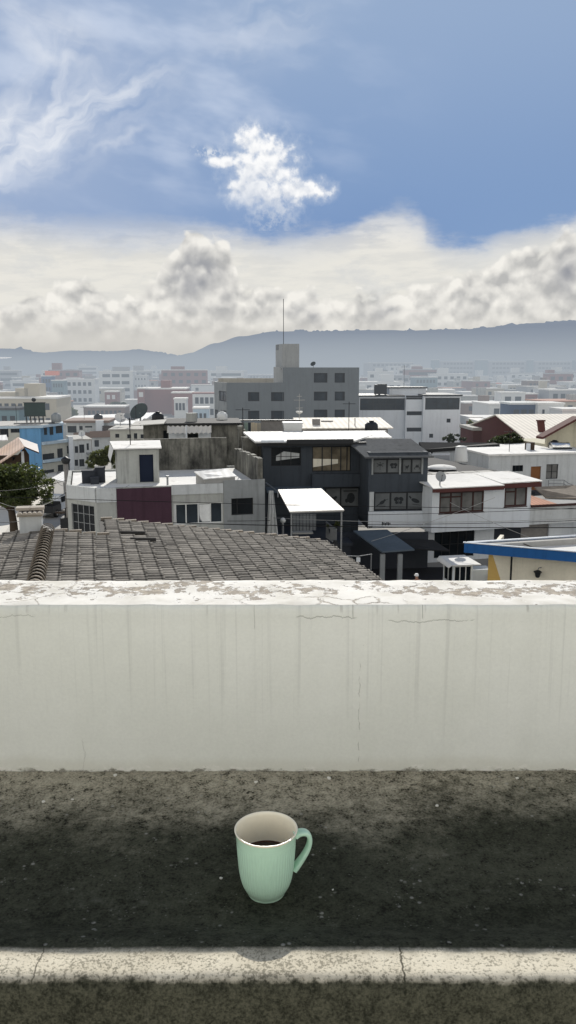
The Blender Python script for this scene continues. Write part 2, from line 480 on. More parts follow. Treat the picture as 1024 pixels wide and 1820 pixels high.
# ------------------------------------------------------------------ foreground: parapet, ledge, mug
Z0 = CAM_Z
WY, WB, WT = 1.364, 1.545, Z0 - .410        # wall front, back, top
def parapet_mats():
    m, t, b, o = new_mat('off_white_wall_paint')
    v, x, y, z = coords(t)                   # object origin at wall foot, front edge
    n = noise(t, v, 2.2, 6, .6); g = noise(t, v, 170, 3, .6); mid = noise(t, v, 24, 5, .62)
    base = mixc(t, (.755, .765, .69), (.81, .818, .75), n.step(.35, .65))
    zz = z / .319
    drip = noise(t, vec(t, x * 80, 0.0, z * 1.1), 1, 3, .6)
    dl = noise(t, vec(t, x * 13, 7.0, z * .3), 1, 3, .5)
    reach = noise(t, vec(t, x * 30, 3.0, 0.0), 1, 1, .5)
    band = (zz - (1.0 - reach * 1.05)).step(-.25, .12)
    dm = drip.step(.53, .70) * band * .105 + dl.step(.5, .75) * .025
    f = 1 - dm - (mid - .5) * .09 - (g - .5) * .14 - zz.step(.82, 1.0) * .045 * (noise(t, vec(t, x * 9, 1, 1), 1, 4, .6) * 2)
    c = scalec(t, base, f)
    # thin dark drips right under the arris
    short = noise(t, vec(t, x * 60, 5.0, 0.0), 1, 2, .5)
    sl = short.step(.60, .70) * (zz - .955 + (reach - .5) * .09).step(-.012, .02)
    c = mixc(t, c, (.33, .32, .27), sl * .55)
    # hairline cracks
    w1 = noise(t, vec(t, x * 16, 0.0, 4.0), 1, 7, .7); w2 = noise(t, vec(t, z * 20, 0.0, 8.0), 1, 7, .7); th = noise(t, v, 60, 2, .5)
    def hcrack(px0, px1, py, slope, wid):
        p0, p1 = at(px0, py, WY), at(px1, py, WY); zc = p0.z - (Z0 - .729)
        dd = (z - zc - (x - p0.x) * slope - (w1 - .5) * .042).abs()
        return dd.step(wid, wid * .25) * x.step(p0.x - .004, p0.x + .004) * x.step(p1.x + .004, p1.x - .004)
    def vcrack(px, py0, py1, wid, amp):
        p0, p1 = at(px, py0, WY), at(px, py1, WY)
        dd = (x - p0.x - (w2 - .5) * amp).abs()
        z1, z0 = p0.z - (Z0 - .729), p1.z - (Z0 - .729)
        return dd.step(wid, wid * .25) * z.step(z0 - .003, z0 + .003) * z.step(z1 + .003, z1 - .003)
    ck = (hcrack(528, 632, 1096, -.012, .0012) + hcrack(690, 842, 1105, .012, .0010) * th.step(.3, .5) + hcrack(-10, 60, 1098, .05, .0010) * .7
          + vcrack(628, 1060, 1098, .0010, .004) + vcrack(752, 1076, 1100, .0010, .004)
          + vcrack(640, 1178, 1372, .0009, .022) * th.step(.36, .54) * .9 + vcrack(148, 1315, 1372, .0009, .03) * .45 + vcrack(452, 1076, 1118, .0008, .006) * .7).clamp()
    c = mixc(t, c, (.22, .21, .18), ck * .62)
    # small pits
    pit = voro(t, vec(t, x, y, z), 16).step(.045, .025) * noise(t, v, 5, 1, .5).step(.52, .6)
    c = mixc(t, c, (.25, .24, .2), pit * .6)
    # crumbling dirty foot
    ragg = noise(t, vec(t, x * 26, 2.0, z * 40), 1, 6, .75)
    foot = (z - (ragg - .36).max(0) * .045 + .001).step(.0035, -.001)
    crust = (z - (ragg - .36).max(0) * .045 - .006).step(.004, -.001) * noise(t, vec(t, x * 40, 9.0, z * 60), 1, 4, .7).step(.5, .6)
    c = mixc(t, c, (.93, .92, .87), crust * .7)
    c = mixc(t, c, (.055, .05, .036), foot * noise(t, vec(t, x * 15, 4.0, z * 20), 1, 5, .7).step(.38, .52) * .95)
    ft = (z - noise(t, vec(t, x * 5, 0, 0), 1, 4, .6) * .05).step(.012, -.01)
    c = mixc(t, c, (.6, .58, .48), ft * .35)
    put(t, b.inputs['Base Color'], c); b.inputs['Roughness'].default_value = .8; b.inputs['Specular IOR Level'].default_value = .25
    bump(t, b, g * .35 + mid * .6 - ck * 2.0 - foot * 1.5, .35, .003)
    # flaking sunlit top
    m2, t, b, o = new_mat('flaking_white_coping_paint')
    v, x, y, z = coords(t)
    big = noise(t, vec(t, x, y * .8, 0), 13, 8, .7); sm = noise(t, vec(t, x, y, 0), 42, 6, .7); q = noise(t, vec(t, x, y, 3), 2.2, 3, .5)
    u = (y / (WB - WY))
    zone = ((u - .58).sq() * -9.0).exp() * .115 + (q - .5) * .28
    fl = (big * .55 + sm * .45 + zone).step(.595, .625)
    edge = (big * .55 + sm * .45 + zone).step(.56, .60) - fl
    vo = voro(t, vec(t, x + (sm - .5) * .04, y * 1.0 + (big - .5) * .05, 0), 15, 'DISTANCE_TO_EDGE')
    cr = vo.step(.028, .008) * noise(t, vec(t, x, y, 5), 5, 3, .6).step(.5, .62)
    wht = mixc(t, (.74, .72, .665), (.58, .555, .49), noise(t, v, 11, 5, .6).step(.4, .7))
    con = mixc(t, (.46, .39, .30), (.20, .165, .125), (sm * .6 + noise(t, vec(t, x, y, 2), 90, 3, .6) * .4).step(.40, .58))
    c = mixc(t, wht, con, (fl * .85).max(cr * .75))
    c = mixc(t, c, (.9, .88, .84), edge * .5)
    put(t, b.inputs['Base Color'], c); b.inputs['Roughness'].default_value = .85; b.inputs['Specular IOR Level'].default_value = .2
    bump(t, b, fl * -1.0 + sm * .3 - cr, .7, .003)
    return m, m2
m_wall, m_cop = parapet_mats()
par = thing('parapet_wall', 'low off-white rendered parapet wall with flaking paint, running across behind the mug', 'wall', (0, WY, Z0 - .729))
hw = .319
# wall body as a finely divided skin so that its face and arris are never dead straight
rp = random.Random(3)
def wall_body():
    mb = MB(); NX = 460; xs = [-3.2 + 6.4 * i / NX for i in range(NX + 1)]
    from mathutils import noise as mn
    prof = [(0.0, -.05), (0.0, 0.0), (0, .04), (0, .09), (0, .15), (0, .21), (0, .26), (0, .30), (0.0, hw - .010), (.0022, hw - .0035), (.0055, hw - .0008)]
    k = len(prof)
    for x in xs:
        for i, (y, z) in enumerate(prof):
            q = mn.noise((x * 2.1, z * 3, 0)) * .0028 + mn.noise((x * 9, z * 9, 4)) * .0010
            e = (mn.noise((x * 26, 0, 9)) * .0016 + mn.noise((x * 7, 0, 2)) * .0016) * (1 if i >= k - 3 else 0)
            f = (mn.noise((x * 40, z * 50, 1)) * .003) * (1 if i <= 1 else 0)
            mb.v.append((x, y + q + f, z + e))
    for j in range(NX):
        for i in range(k - 1):
            a = j * k + i; mb.f.append((a, a + k, a + k + 1, a + 1)); mb.mi.append(0)
    return mb
wb = wall_body().build('wall_body', m_wall, par, True)
def wall_top():
    mb = MB(); NX, NY = 460, 14
    from mathutils import noise as mn
    for j in range(NX + 1):
        x = -3.2 + 6.4 * j / NX
        for i in range(NY + 1):
            y = .0055 + (WB - WY - .0055) * i / NY
            e = (mn.noise((x * 26, 0, 9)) * .0016 + mn.noise((x * 7, 0, 2)) * .0016)
            if i == 0: zz = hw - .0008 + e + .0001; y += mn.noise((x * 2.1, (hw - .0008) * 3, 0)) * .0028 + mn.noise((x * 9, (hw - .0008) * 9, 4)) * .0010
            else: zz = hw + mn.noise((x * 12, y * 14, 3)) * .0022 + mn.noise((x * 38, y * 40, 7)) * .0011
            if i == NY: zz -= .004; y += mn.noise((x * 14, 5, 0)) * .004
            mb.v.append((x, y, zz))
        mb.v.append((x, WB - WY + .002, -3.0))
    k = NY + 2
    for j in range(NX):
        for i in range(k - 1):
            a = j * k + i; mb.f.append((a, a + k, a + k + 1, a + 1)); mb.mi.append(0)
    return mb
wall_top().build('coping', m_cop, par, True)
# outer face of our own building below the parapet
m_own = pm('own_building_render', (.5, .5, .45), haze=False)
MB().box(-9, 9, WB - .09, WB - .01, 0.0, Z0 - .76).build('own_building_wall', m_own)
tag(bpy.data.objects['own_building_wall'], kind='structure')

def ledge_mat():
    m, t, b, o = new_mat('dark_mossy_concrete')
    v, x, y, z = coords(t)
    n = noise(t, vec(t, x, y, 0), 5, 7, .65); f = noise(t, v, 60, 6, .72); g = noise(t, v, 260, 3, .7)
    n2 = noise(t, vec(t, x * 1.2, y * 3, 2), 3.2, 6, .65)
    st = noise(t, vec(t, x * .7, y * 2.2, 6), 2.0, 5, .6)
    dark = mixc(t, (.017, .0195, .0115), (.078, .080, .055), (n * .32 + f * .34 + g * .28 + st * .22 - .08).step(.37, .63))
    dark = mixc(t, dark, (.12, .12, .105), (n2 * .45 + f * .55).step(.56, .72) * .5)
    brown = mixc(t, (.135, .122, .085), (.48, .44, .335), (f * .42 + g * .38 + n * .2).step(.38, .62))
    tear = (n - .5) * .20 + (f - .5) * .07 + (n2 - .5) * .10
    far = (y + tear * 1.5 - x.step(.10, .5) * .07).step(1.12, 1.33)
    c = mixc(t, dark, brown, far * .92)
    spk = voro(t, vec(t, x, y, 0), 62).step(.24, .1) * noise(t, vec(t, x, y, 0), 14, 4, .7).step(.52, .62)
    c = mixc(t, c, (.34, .33, .29), spk * .65)
    spk2 = voro(t, vec(t, x, y, 4), 150).step(.24, .1) * noise(t, vec(t, x, y, 1), 30, 4, .7).step(.5, .62)
    c = mixc(t, c, (.22, .22, .19), spk2 * .55)
    c = mixc(t, c, (.013, .012, .009), (f * .5 + g * .5).step(.455, .39) * .85)
    # worn pale lip, begun at the parapet's shadow line to paint in sunlit contrast
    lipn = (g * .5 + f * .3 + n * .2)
    worn_sunlit = (y + (n - .5) * .007 + (f - .5) * .012).step(.885, .877)
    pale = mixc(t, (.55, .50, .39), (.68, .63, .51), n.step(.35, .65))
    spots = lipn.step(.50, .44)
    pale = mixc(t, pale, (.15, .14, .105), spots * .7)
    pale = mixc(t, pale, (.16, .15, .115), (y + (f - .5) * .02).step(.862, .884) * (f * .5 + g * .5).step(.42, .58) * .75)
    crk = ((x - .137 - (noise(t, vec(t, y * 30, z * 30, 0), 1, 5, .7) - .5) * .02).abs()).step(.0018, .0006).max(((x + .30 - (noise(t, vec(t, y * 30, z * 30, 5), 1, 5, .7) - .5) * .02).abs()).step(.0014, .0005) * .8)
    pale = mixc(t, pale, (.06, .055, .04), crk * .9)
    c = mixc(t, c, pale, worn_sunlit)
    # mossy riser below the lip
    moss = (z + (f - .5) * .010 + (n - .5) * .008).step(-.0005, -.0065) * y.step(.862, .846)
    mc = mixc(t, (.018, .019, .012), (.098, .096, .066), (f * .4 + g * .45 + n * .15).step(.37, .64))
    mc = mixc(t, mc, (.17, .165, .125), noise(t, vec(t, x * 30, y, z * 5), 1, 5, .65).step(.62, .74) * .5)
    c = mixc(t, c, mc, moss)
    put(t, b.inputs['Base Color'], c)
    b.inputs['Roughness'].default_value = .92; b.inputs['Specular IOR Level'].default_value = .15
    bump(t, b, f * .6 + g * .5 + n * .8 + spk * .5, .36, .003)
    return m
LIPZ = Z0 - .703
def ledge():
    from mathutils import noise as mn
    mb = MB()
    ys = [.826, .8263, .8268, .8285, .832, .838, .846, .856, .868, .880, .892, .904, .918, .934, .95, .97, .99] + [1.01 + i * .02 for i in range(19)] + [1.40]
    prof = [(.8255, -.46), (.8255, -.30), (.8255, -.20), (.8255, -.12), (.8255, -.07), (.8256, -.04), (.8258, -.024), (.8268, -.014), (.8300, -.006), (.8350, -.002)]
    def zf(y):
        q = max(0, min(1, (y - .885) / .085)); q = q * q * (3 - 2 * q)
        r = max(0, min(1, (y - 1.24) / .12)); return -.026 * q + .005 * r * r
    prof += [(y, zf(y)) for y in ys if y > .836]
    NX = 520; k = len(prof)
    for j in range(NX + 1):
        x = -2.4 + 4.8 * j / NX
        for y, z in prof:
            a = mn.noise((x * 3, y * 3, 1)) * .0016 + mn.noise((x * 22, y * 22, z * 22)) * .0011
            near = 1 if z > -.03 and y < .86 else 0
            mb.v.append((x, y + (mn.noise((x * 18, z * 30, 3)) * .0022 + mn.noise((x * 4, 0, 8)) * .002) * (1 if y < .84 else 0), z + (a if z > -.03 else 0) + near * mn.noise((x * 30, y * 20, 5)) * .0012))
    for j in range(NX):
        for i in range(k - 1):
            a = j * k + i; mb.f.append((a, a + k, a + k + 1, a + 1)); mb.mi.append(0)
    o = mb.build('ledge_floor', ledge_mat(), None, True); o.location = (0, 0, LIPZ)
    tag(o, kind='structure')
ledge()
m_ter = pm('terrace_concrete', (.80, .77, .70), haze=False, scale=.8)
tag(MB().box(-7, 7, -9, .85, Z0 - 1.3, LIPZ - .40).build('terrace_floor', m_ter), kind='structure')

# the mug
def mug():
    c = at(473, 1474, 1.025); bx, by = c.x, 1.025
    root = thing('mug', 'mint green ribbed mug half full of black coffee, standing on the dark ledge', 'mug', (bx, by, Z0 - .729 + .0008), R(8))
    H = .0985
    def glaze(name, col, rough=.22, ribs=False):
        m, t, b, o = new_mat(name)
        v, x, y, z = coords(t)
        g = noise(t, v, 90, 4, .6)
        cc = scalec(t, col, (g - .5) * .12 + 1)
        put(t, b.inputs['Base Color'], cc)
        b.inputs['Roughness'].default_value = rough; b.inputs['Specular IOR Level'].default_value = .45
        b.inputs['Coat Weight'].default_value = .25; b.inputs['Coat Roughness'].default_value = .12
        b.inputs['Subsurface Weight'].default_value = .0
        bump(t, b, g, .06, .001)
        return m
    mint = glaze('mint_glaze', (.54, .78, .60)); cream = glaze('cream_glaze', (.95, .88, .70), .2)
    out = [(.0, .0022), (.018, .0018), (.0235, .0004), (.0256, .0), (.0264, .0012), (.0263, .003), (.0275, .0048), (.0300, .0085), (.0325, .0135), (.0348, .0200), (.0366, .0275), (.0380, .036), (.0389, .045), (.0396, .054), (.0402, .063), (.0407, .071), (.0411, .0775), (.0414, .0815)]
    ribz = lambda z: max(0, min(1, (z - .010) / .006)) * max(0, min(1, (.0815 - z) / .004))
    NR = 56
    def rf(i, w):
        z = out[i][1]; return 1 + ribz(z) * .017 * (abs(math.cos(NR * w / 2)) - .55)
    out += []
    mb = MB(); mb.lathe(out, NR * 6, rf=rf)
    up = [(.0414, .0815), (.04175, .0830), (.0416, .0838), (.0418, .0846), (.0420, .0858), (.0419, .0866), (.0421, .0875), (.0425, .0905), (.0431, .0938), (.0436, .0958)]
    mb.lathe(up, NR * 6)
    mb.build('body', mint, root, True)
    lin_ = [(.0436, .0958), (.04405, .0968), (.0442, .0977), (.0439, .0984), (.0432, .0986), (.0424, .0982), (.0416, .097), (.0408, .093), (.0396, .082), (.0388, .070), (.0382, .060), (.0374, .048), (.0364, .038), (.0346, .026), (.031, .015), (.025, .009), (.012, .0068), (.0, .0066)]
    MB().lathe(lin_, 128).build('lining', cream, root, True)
    m, t, b, o = new_mat('black_coffee')
    v, x, y, z = coords(t)
    rr = (x * x + y * y)._m('SQRT')
    put(t, b.inputs['Base Color'], mixc(t, (.010, .004, .002), (.075, .030, .012), rr.step(.033, .0385)))
    b.inputs['Roughness'].default_value = .04; b.inputs['Specular IOR Level'].default_value = .4
    zc = .0550
    MB().lathe([(.0, zc), (.020, zc), (.035, zc), (.0370, zc + .0002), (.0381, zc + .0011)], 96).build('coffee', m, root, True)
    # ear-shaped strap handle on the right, flattened in section
    pts = [(.0412, .0832), (.0465, .0862), (.0535, .0866), (.0590, .0835), (.0618, .077), (.0616, .069), (.0590, .0605), (.0545, .0520), (.0492, .0440), (.0440, .0368), (.0398, .0312)]
    fine = []
    n = len(pts)
    for i in range(n - 1):
        p0, p1, p2, p3 = (Vector(pts[max(0, min(n - 1, i + q))]) for q in (-1, 0, 1, 2))
        for s in range(6):
            u = s / 6
            fine.append(.5 * ((2 * p1) + (p2 - p0) * u + (2 * p0 - 5 * p1 + 4 * p2 - p3) * u * u + (3 * p1 - p0 - 3 * p2 + p3) * u ** 3))
    fine.append(Vector(pts[-1]))
    hb = MB(); N = 16; k = len(fine)
    for i, p in enumerate(fine):
        d = (fine[min(i + 1, k - 1)] - fine[max(i - 1, 0)]).normalized(); nn = Vector((-d.y, d.x))
        q = i / (k - 1)
        wd = .0064 + .0022 * (1 - math.sin(PI * min(1, q * 1.1))) ; th = .0036 + .0008 * (1 - math.sin(PI * q))
        for j in range(N):
            a = 2 * PI * j / N; ca, sa = math.cos(a), math.sin(a)
            ca = math.copysign(abs(ca) ** .75, ca); sa = math.copysign(abs(sa) ** .75, sa)
            o2 = p + nn * (th * sa); hb.v.append((o2.x, wd * ca, o2.y))
    for i in range(k - 1):
        for j in range(N):
            j2 = (j + 1) % N; hb.f.append((i * N + j, i * N + j2, (i + 1) * N + j2, (i + 1) * N + j)); hb.mi.append(0)
    h = hb.build('handle', mint, root, True)
    h.rotation_euler = (0, 0, R(2))
mug()

# loose flakes of paint and plaster lying on the ledge
def flakes():
    m = pm('paint_flake_white', (.74, .72, .64), haze=False, var=.1, scale=60)
    def ledge_at(px, py): 
        d = ray(px, py); k = (-.727) / d.z; p = ORI + d * k
        return p
    spec = [(455, 1393, .0065, 'white paint flake by the wall foot, straight behind the mug'), (77, 1424, .006, 'white paint flake by the wall foot at the far left of the ledge'),
            (129, 1420, .0045, 'smaller white flake just right of the leftmost flake on the ledge'), (777, 1431, .006, 'pale flake on the ledge well right of the mug, near the wall'),
            (393, 1560, .0055, 'pale round flake on the dark ledge just left of the mug'), (919, 1386, .006, 'white flake touching the wall foot at the far right'),
            (205, 1381, .007, 'white plaster crumb touching the wall foot left of the mug'), (592, 1665 - 85, .003, 'tiny white curl of paint on the dark ledge right of the mug'),
            (992, 1678, .0045, 'pale flake at the right end of the ledge close to the sunlit lip'), (584, 1386, .008, 'white plaster crumb touching the wall foot right of the mug')]
    for px, py, r, lab in spec:
        p = ledge_at(px, py); q = random.Random(px); n = 9; mb = MB()
        top = []
        for i in range(n):
            a = 2 * PI * i / n; rr = r * (.6 + .5 * q.random())
            top.append((rr * .55 * math.cos(a), rr * .5 * math.sin(a)))
        mb.poly(top, 0, r * .28)
        o = mb.build('paint_flake', m); 
        o.location = (p.x, min(p.y, 1.352), Z0 - .7285 + (.004 if p.y > 1.3 else .0)); o.rotation_euler = (q.uniform(-.2, .2), q.uniform(-.2, .2), 0)
        tag(o, lab, 'paint flake', 'loose flakes of paint on the ledge')
flakes()
# ------------------------------------------------------------------ town: materials
M = {}
def mk(k, *a, **kw): M[k] = pm(k, *a, **kw); return M[k]
mk('plaster_white', (.50, .52, .525), streak=.3, stain=((.22, .20, .17), .1))
mk('plaster_white_clean', (.62, .655, .69), streak=.15, var=.1)
mk('plaster_offwhite', (.38, .39, .37), streak=.4, stain=((.16, .15, .13), .25))
mk('plaster_grey', (.25, .265, .27), streak=.3, stain=((.10, .10, .10), .2))
mk('plaster_stained', (.23, .225, .195), streak=.8, stain=((.025, .025, .024), 1.0), var=.4)
mk('concrete_grey', (.160, .180, .195), streak=.14, var=.1)
mk('concrete_tower', (.31, .32, .32), streak=.25)
mk('charcoal_plaster', (.052, .062, .075), var=.15, streak=.3)
mk('charcoal_lower', (.035, .04, .05), var=.2)
mk('aubergine', (.060, .030, .045), var=.18, streak=.25)
mk('cream', (.78, .74, .62), streak=.15)
mk('cream_grey', (.44, .44, .39), streak=.2)
mk('yellow_ochre', (.62, .42, .14), var=.12)
mk('sky_blue_paint', (.12, .30, .52), var=.14, streak=.25)
mk('pale_blue_paint', (.42, .52, .60), var=.12, streak=.2)
mk('blue_fascia', (.015, .10, .30), var=.2, streak=.2, rough=.6)
mk('blue_dark', (.05, .08, .14), var=.2)
mk('maroon', (.090, .035, .032), var=.2)
mk('maroon_brick', (.22, .095, .085), var=.2, scale=2)
mk('brown_brick', (.115, .062, .050), var=.25, scale=2)
mk('beige_wall', (.50, .47, .36), streak=.2)
mk('beige_block', (.36, .33, .27), streak=.2)
mk('brick_grey', (.22, .21, .20), var=.3, scale=3)
mk('teal_block', (.13, .22, .24), var=.15)
mk('orange_paint', (.75, .22, .13), var=.1)
mk('salmon', (.55, .30, .22), var=.15)
mk('roof_white', (.68, .67, .64), var=.2, scale=.45, stain=((.36, .34, .30), .25))
mk('roof_sheet', (.65, .65, .635), var=.12, rough=.7, wave=('x', .45), stain=((.45, .42, .38), .12))
mk('roof_cream', (.82, .77, .68), var=.12, wave=('x', .55), stain=((.40, .36, .28), .1))
mk('roof_metal_dark', (.10, .105, .11), var=.2, rough=1.0, streak=.3, spec=.03)
mk('roof_black', (.022, .023, .025), var=.3)
mk('roof_grey', (.30, .30, .29), var=.2)
mk('roof_terracotta', (.48, .25, .17), var=.25, wave=('x', .3))
mk('roof_pinkish', (.62, .47, .38), var=.22, wave=('x', .28))
mk('roof_bluegrey', (.10, .125, .15), var=.25, rough=1.0, spec=.05)
mk('roof_gravel', (.40, .39, .36), var=.2)
mk('tile_clay', (.225, .195, .16), var=.38, scale=2.2, rough=.9, stain=((.085, .08, .07), .35), bmp=.4)
mk('tile_clay_dark', (.030, .028, .025), var=.3)
mk('tile_pale', (.36, .32, .27), var=.3, scale=2)
mk('metal_dark', (.02, .022, .025), rough=.5)
mk('metal_grey', (.25, .26, .27), rough=.45, metal=.6)
mk('metal_bright', (.75, .75, .74), rough=.25, metal=1.0, var=.05)
mk('frame_brown', (.045, .020, .018), rough=.6)
mk('frame_dark', (.02, .022, .025), rough=.6)
mk('frame_white', (.62, .63, .62), rough=.6)
mk('door_brown', (.20, .085, .035), var=.25)
mk('door_navy', (.010, .016, .035), var=.15)
mk('poly_white', (.56, .54, .50), rough=.6, var=.06)
mk('tank_white', (.66, .67, .66), var=.08, rough=.6)
mk('tank_grey', (.30, .32, .33), var=.2, streak=.3)
mk('dish_grey', (.30, .31, .31), var=.1, rough=.5)
mk('dish_dark', (.05, .065, .065), var=.2)
mk('cloth_white', (.70, .71, .70), var=.25, scale=2.5)
mk('screen_green', (.035, .055, .05), var=.3)
mk('wood_dark', (.05, .035, .025), var=.3)
mk('wire_black', (.012, .012, .013), rough=.7, bmp=0)
mk('wire_grey', (.35, .35, .34), rough=.6, bmp=0)
mk('skin_person', (.35, .2, .14), bmp=0); mk('jacket', (.30, .31, .33), bmp=.1); mk('trousers', (.03, .035, .05), bmp=.1); mk('cap_white', (.8, .8, .78), bmp=0)
mk('bark', (.050, .036, .026), var=.35, scale=3, bmp=.5)
mk('panel_green', (.28, .36, .31), var=.15, streak=.4)
mk('panel_cream', (.55, .48, .36), var=.15, streak=.3)
mk('asphalt_dark', (.022, .023, .026), var=.3)
mk('asphalt', (.055, .056, .058), var=.2)
mk('street_concrete', (.60, .575, .52), var=.12, scale=.3)
mk('pavement', (.48, .46, .42), var=.15)
mk('town_ground', (.30, .29, .27), var=.35, scale=.05)
mk('far_white', (.62, .63, .62), var=.06, bmp=0); mk('far_grey', (.34, .35, .36), var=.08, bmp=0); mk('far_brick', (.24, .12, .11), var=.1, bmp=0)
mk('far_beige', (.45, .41, .33), var=.08, bmp=0); mk('far_teal', (.16, .24, .27), var=.1, bmp=0); mk('far_roof', (.70, .69, .66), var=.15, bmp=0)
mk('far_win', (.035, .045, .055), var=.2, bmp=0, rough=.3); mk('far_orange', (.62, .33, .20), bmp=0); mk('far_blue', (.10, .16, .27), bmp=0); mk('far_brown', (.20, .14, .11), bmp=0)
GL = glass_mat('window_glass'); GLB = glass_mat('window_glass_bluish', (.03, .04, .05))
GLC = glass_mat('curtained_glass', (.17, .17, .165), .35, .9); GLF = glass_mat('frosted_poster_glass', (.135, .145, .15), .4, .5)
GLW = glass_mat('lit_interior_glass', (.20, .17, .12), .2, 1.2)
T1 = dict(fm=M['frame_dark'], gm=GL)

# ------------------------------------------------------------------ ground and streets
def tile_mat():
    m, t, b, o = new_mat('barrel_tile')
    v, x, y, z = coords(t)
    fx = ((x.abs() - .05) * (1 / .40))._m('FRACT')
    n = noise(t, v, 1.3, 6, .65); n2 = noise(t, v, 14, 4, .65); pt = noise(t, vec(t, ((x.abs() - .05) * (1 / .40))._m('FLOOR') * 3.7, (y * (1 / .255))._m('FLOOR') * 5.3, 0), 1.37, 0, .5)
    c = mixc(t, (.13, .120, .105), (.37, .34, .295), (n * .35 + n2 * .3 + pt * .55 - .1).step(.28, .72))
    c = mixc(t, c, (.06, .06, .045), noise(t, v, .5, 8, .7).step(.56, .72) * .6)
    c = scalec(t, c, 1 - (fx.step(.16, .04) * .72).max(fx.step(.93, 1.0) * .5))
    put(t, b.inputs['Base Color'], c); b.inputs['Roughness'].default_value = .9; b.inputs['Specular IOR Level'].default_value = .15
    bump(t, b, n2, .4, .02); return m
M['barrel_tile'] = tile_mat()
def sheet(name, pts, z, m):
    mb = MB(); mb.face([(p[0], p[1], z) for p in pts]); return tag(mb.build(name, m), kind='structure')
sheet('ground', [(-6000, -60), (6000, -60), (6000, 9000), (-6000, 9000)], 0.0, M['town_ground'])
sheet('street', [(-44, 40), (-14.5, 37), (-17.5, 52), (-21.5, 70), (-34, 120), (-52, 120), (-40, 70), (-60, 62)], .004, M['street_concrete'])
sheet('yard', [(-6, 30), (12.5, 30), (15, 52), (-2, 52)], .008, M['asphalt_dark'])
sheet('road', [(12.5, 24), (60, 24), (60, 47), (14.2, 47)], .012, M['asphalt'])
pv = MB().poly([(-19.8, 50), (-18.2, 50), (-23.3, 74), (-25, 74)], 0, .13); tag(pv.build('pavement', M['pavement']), kind='structure')

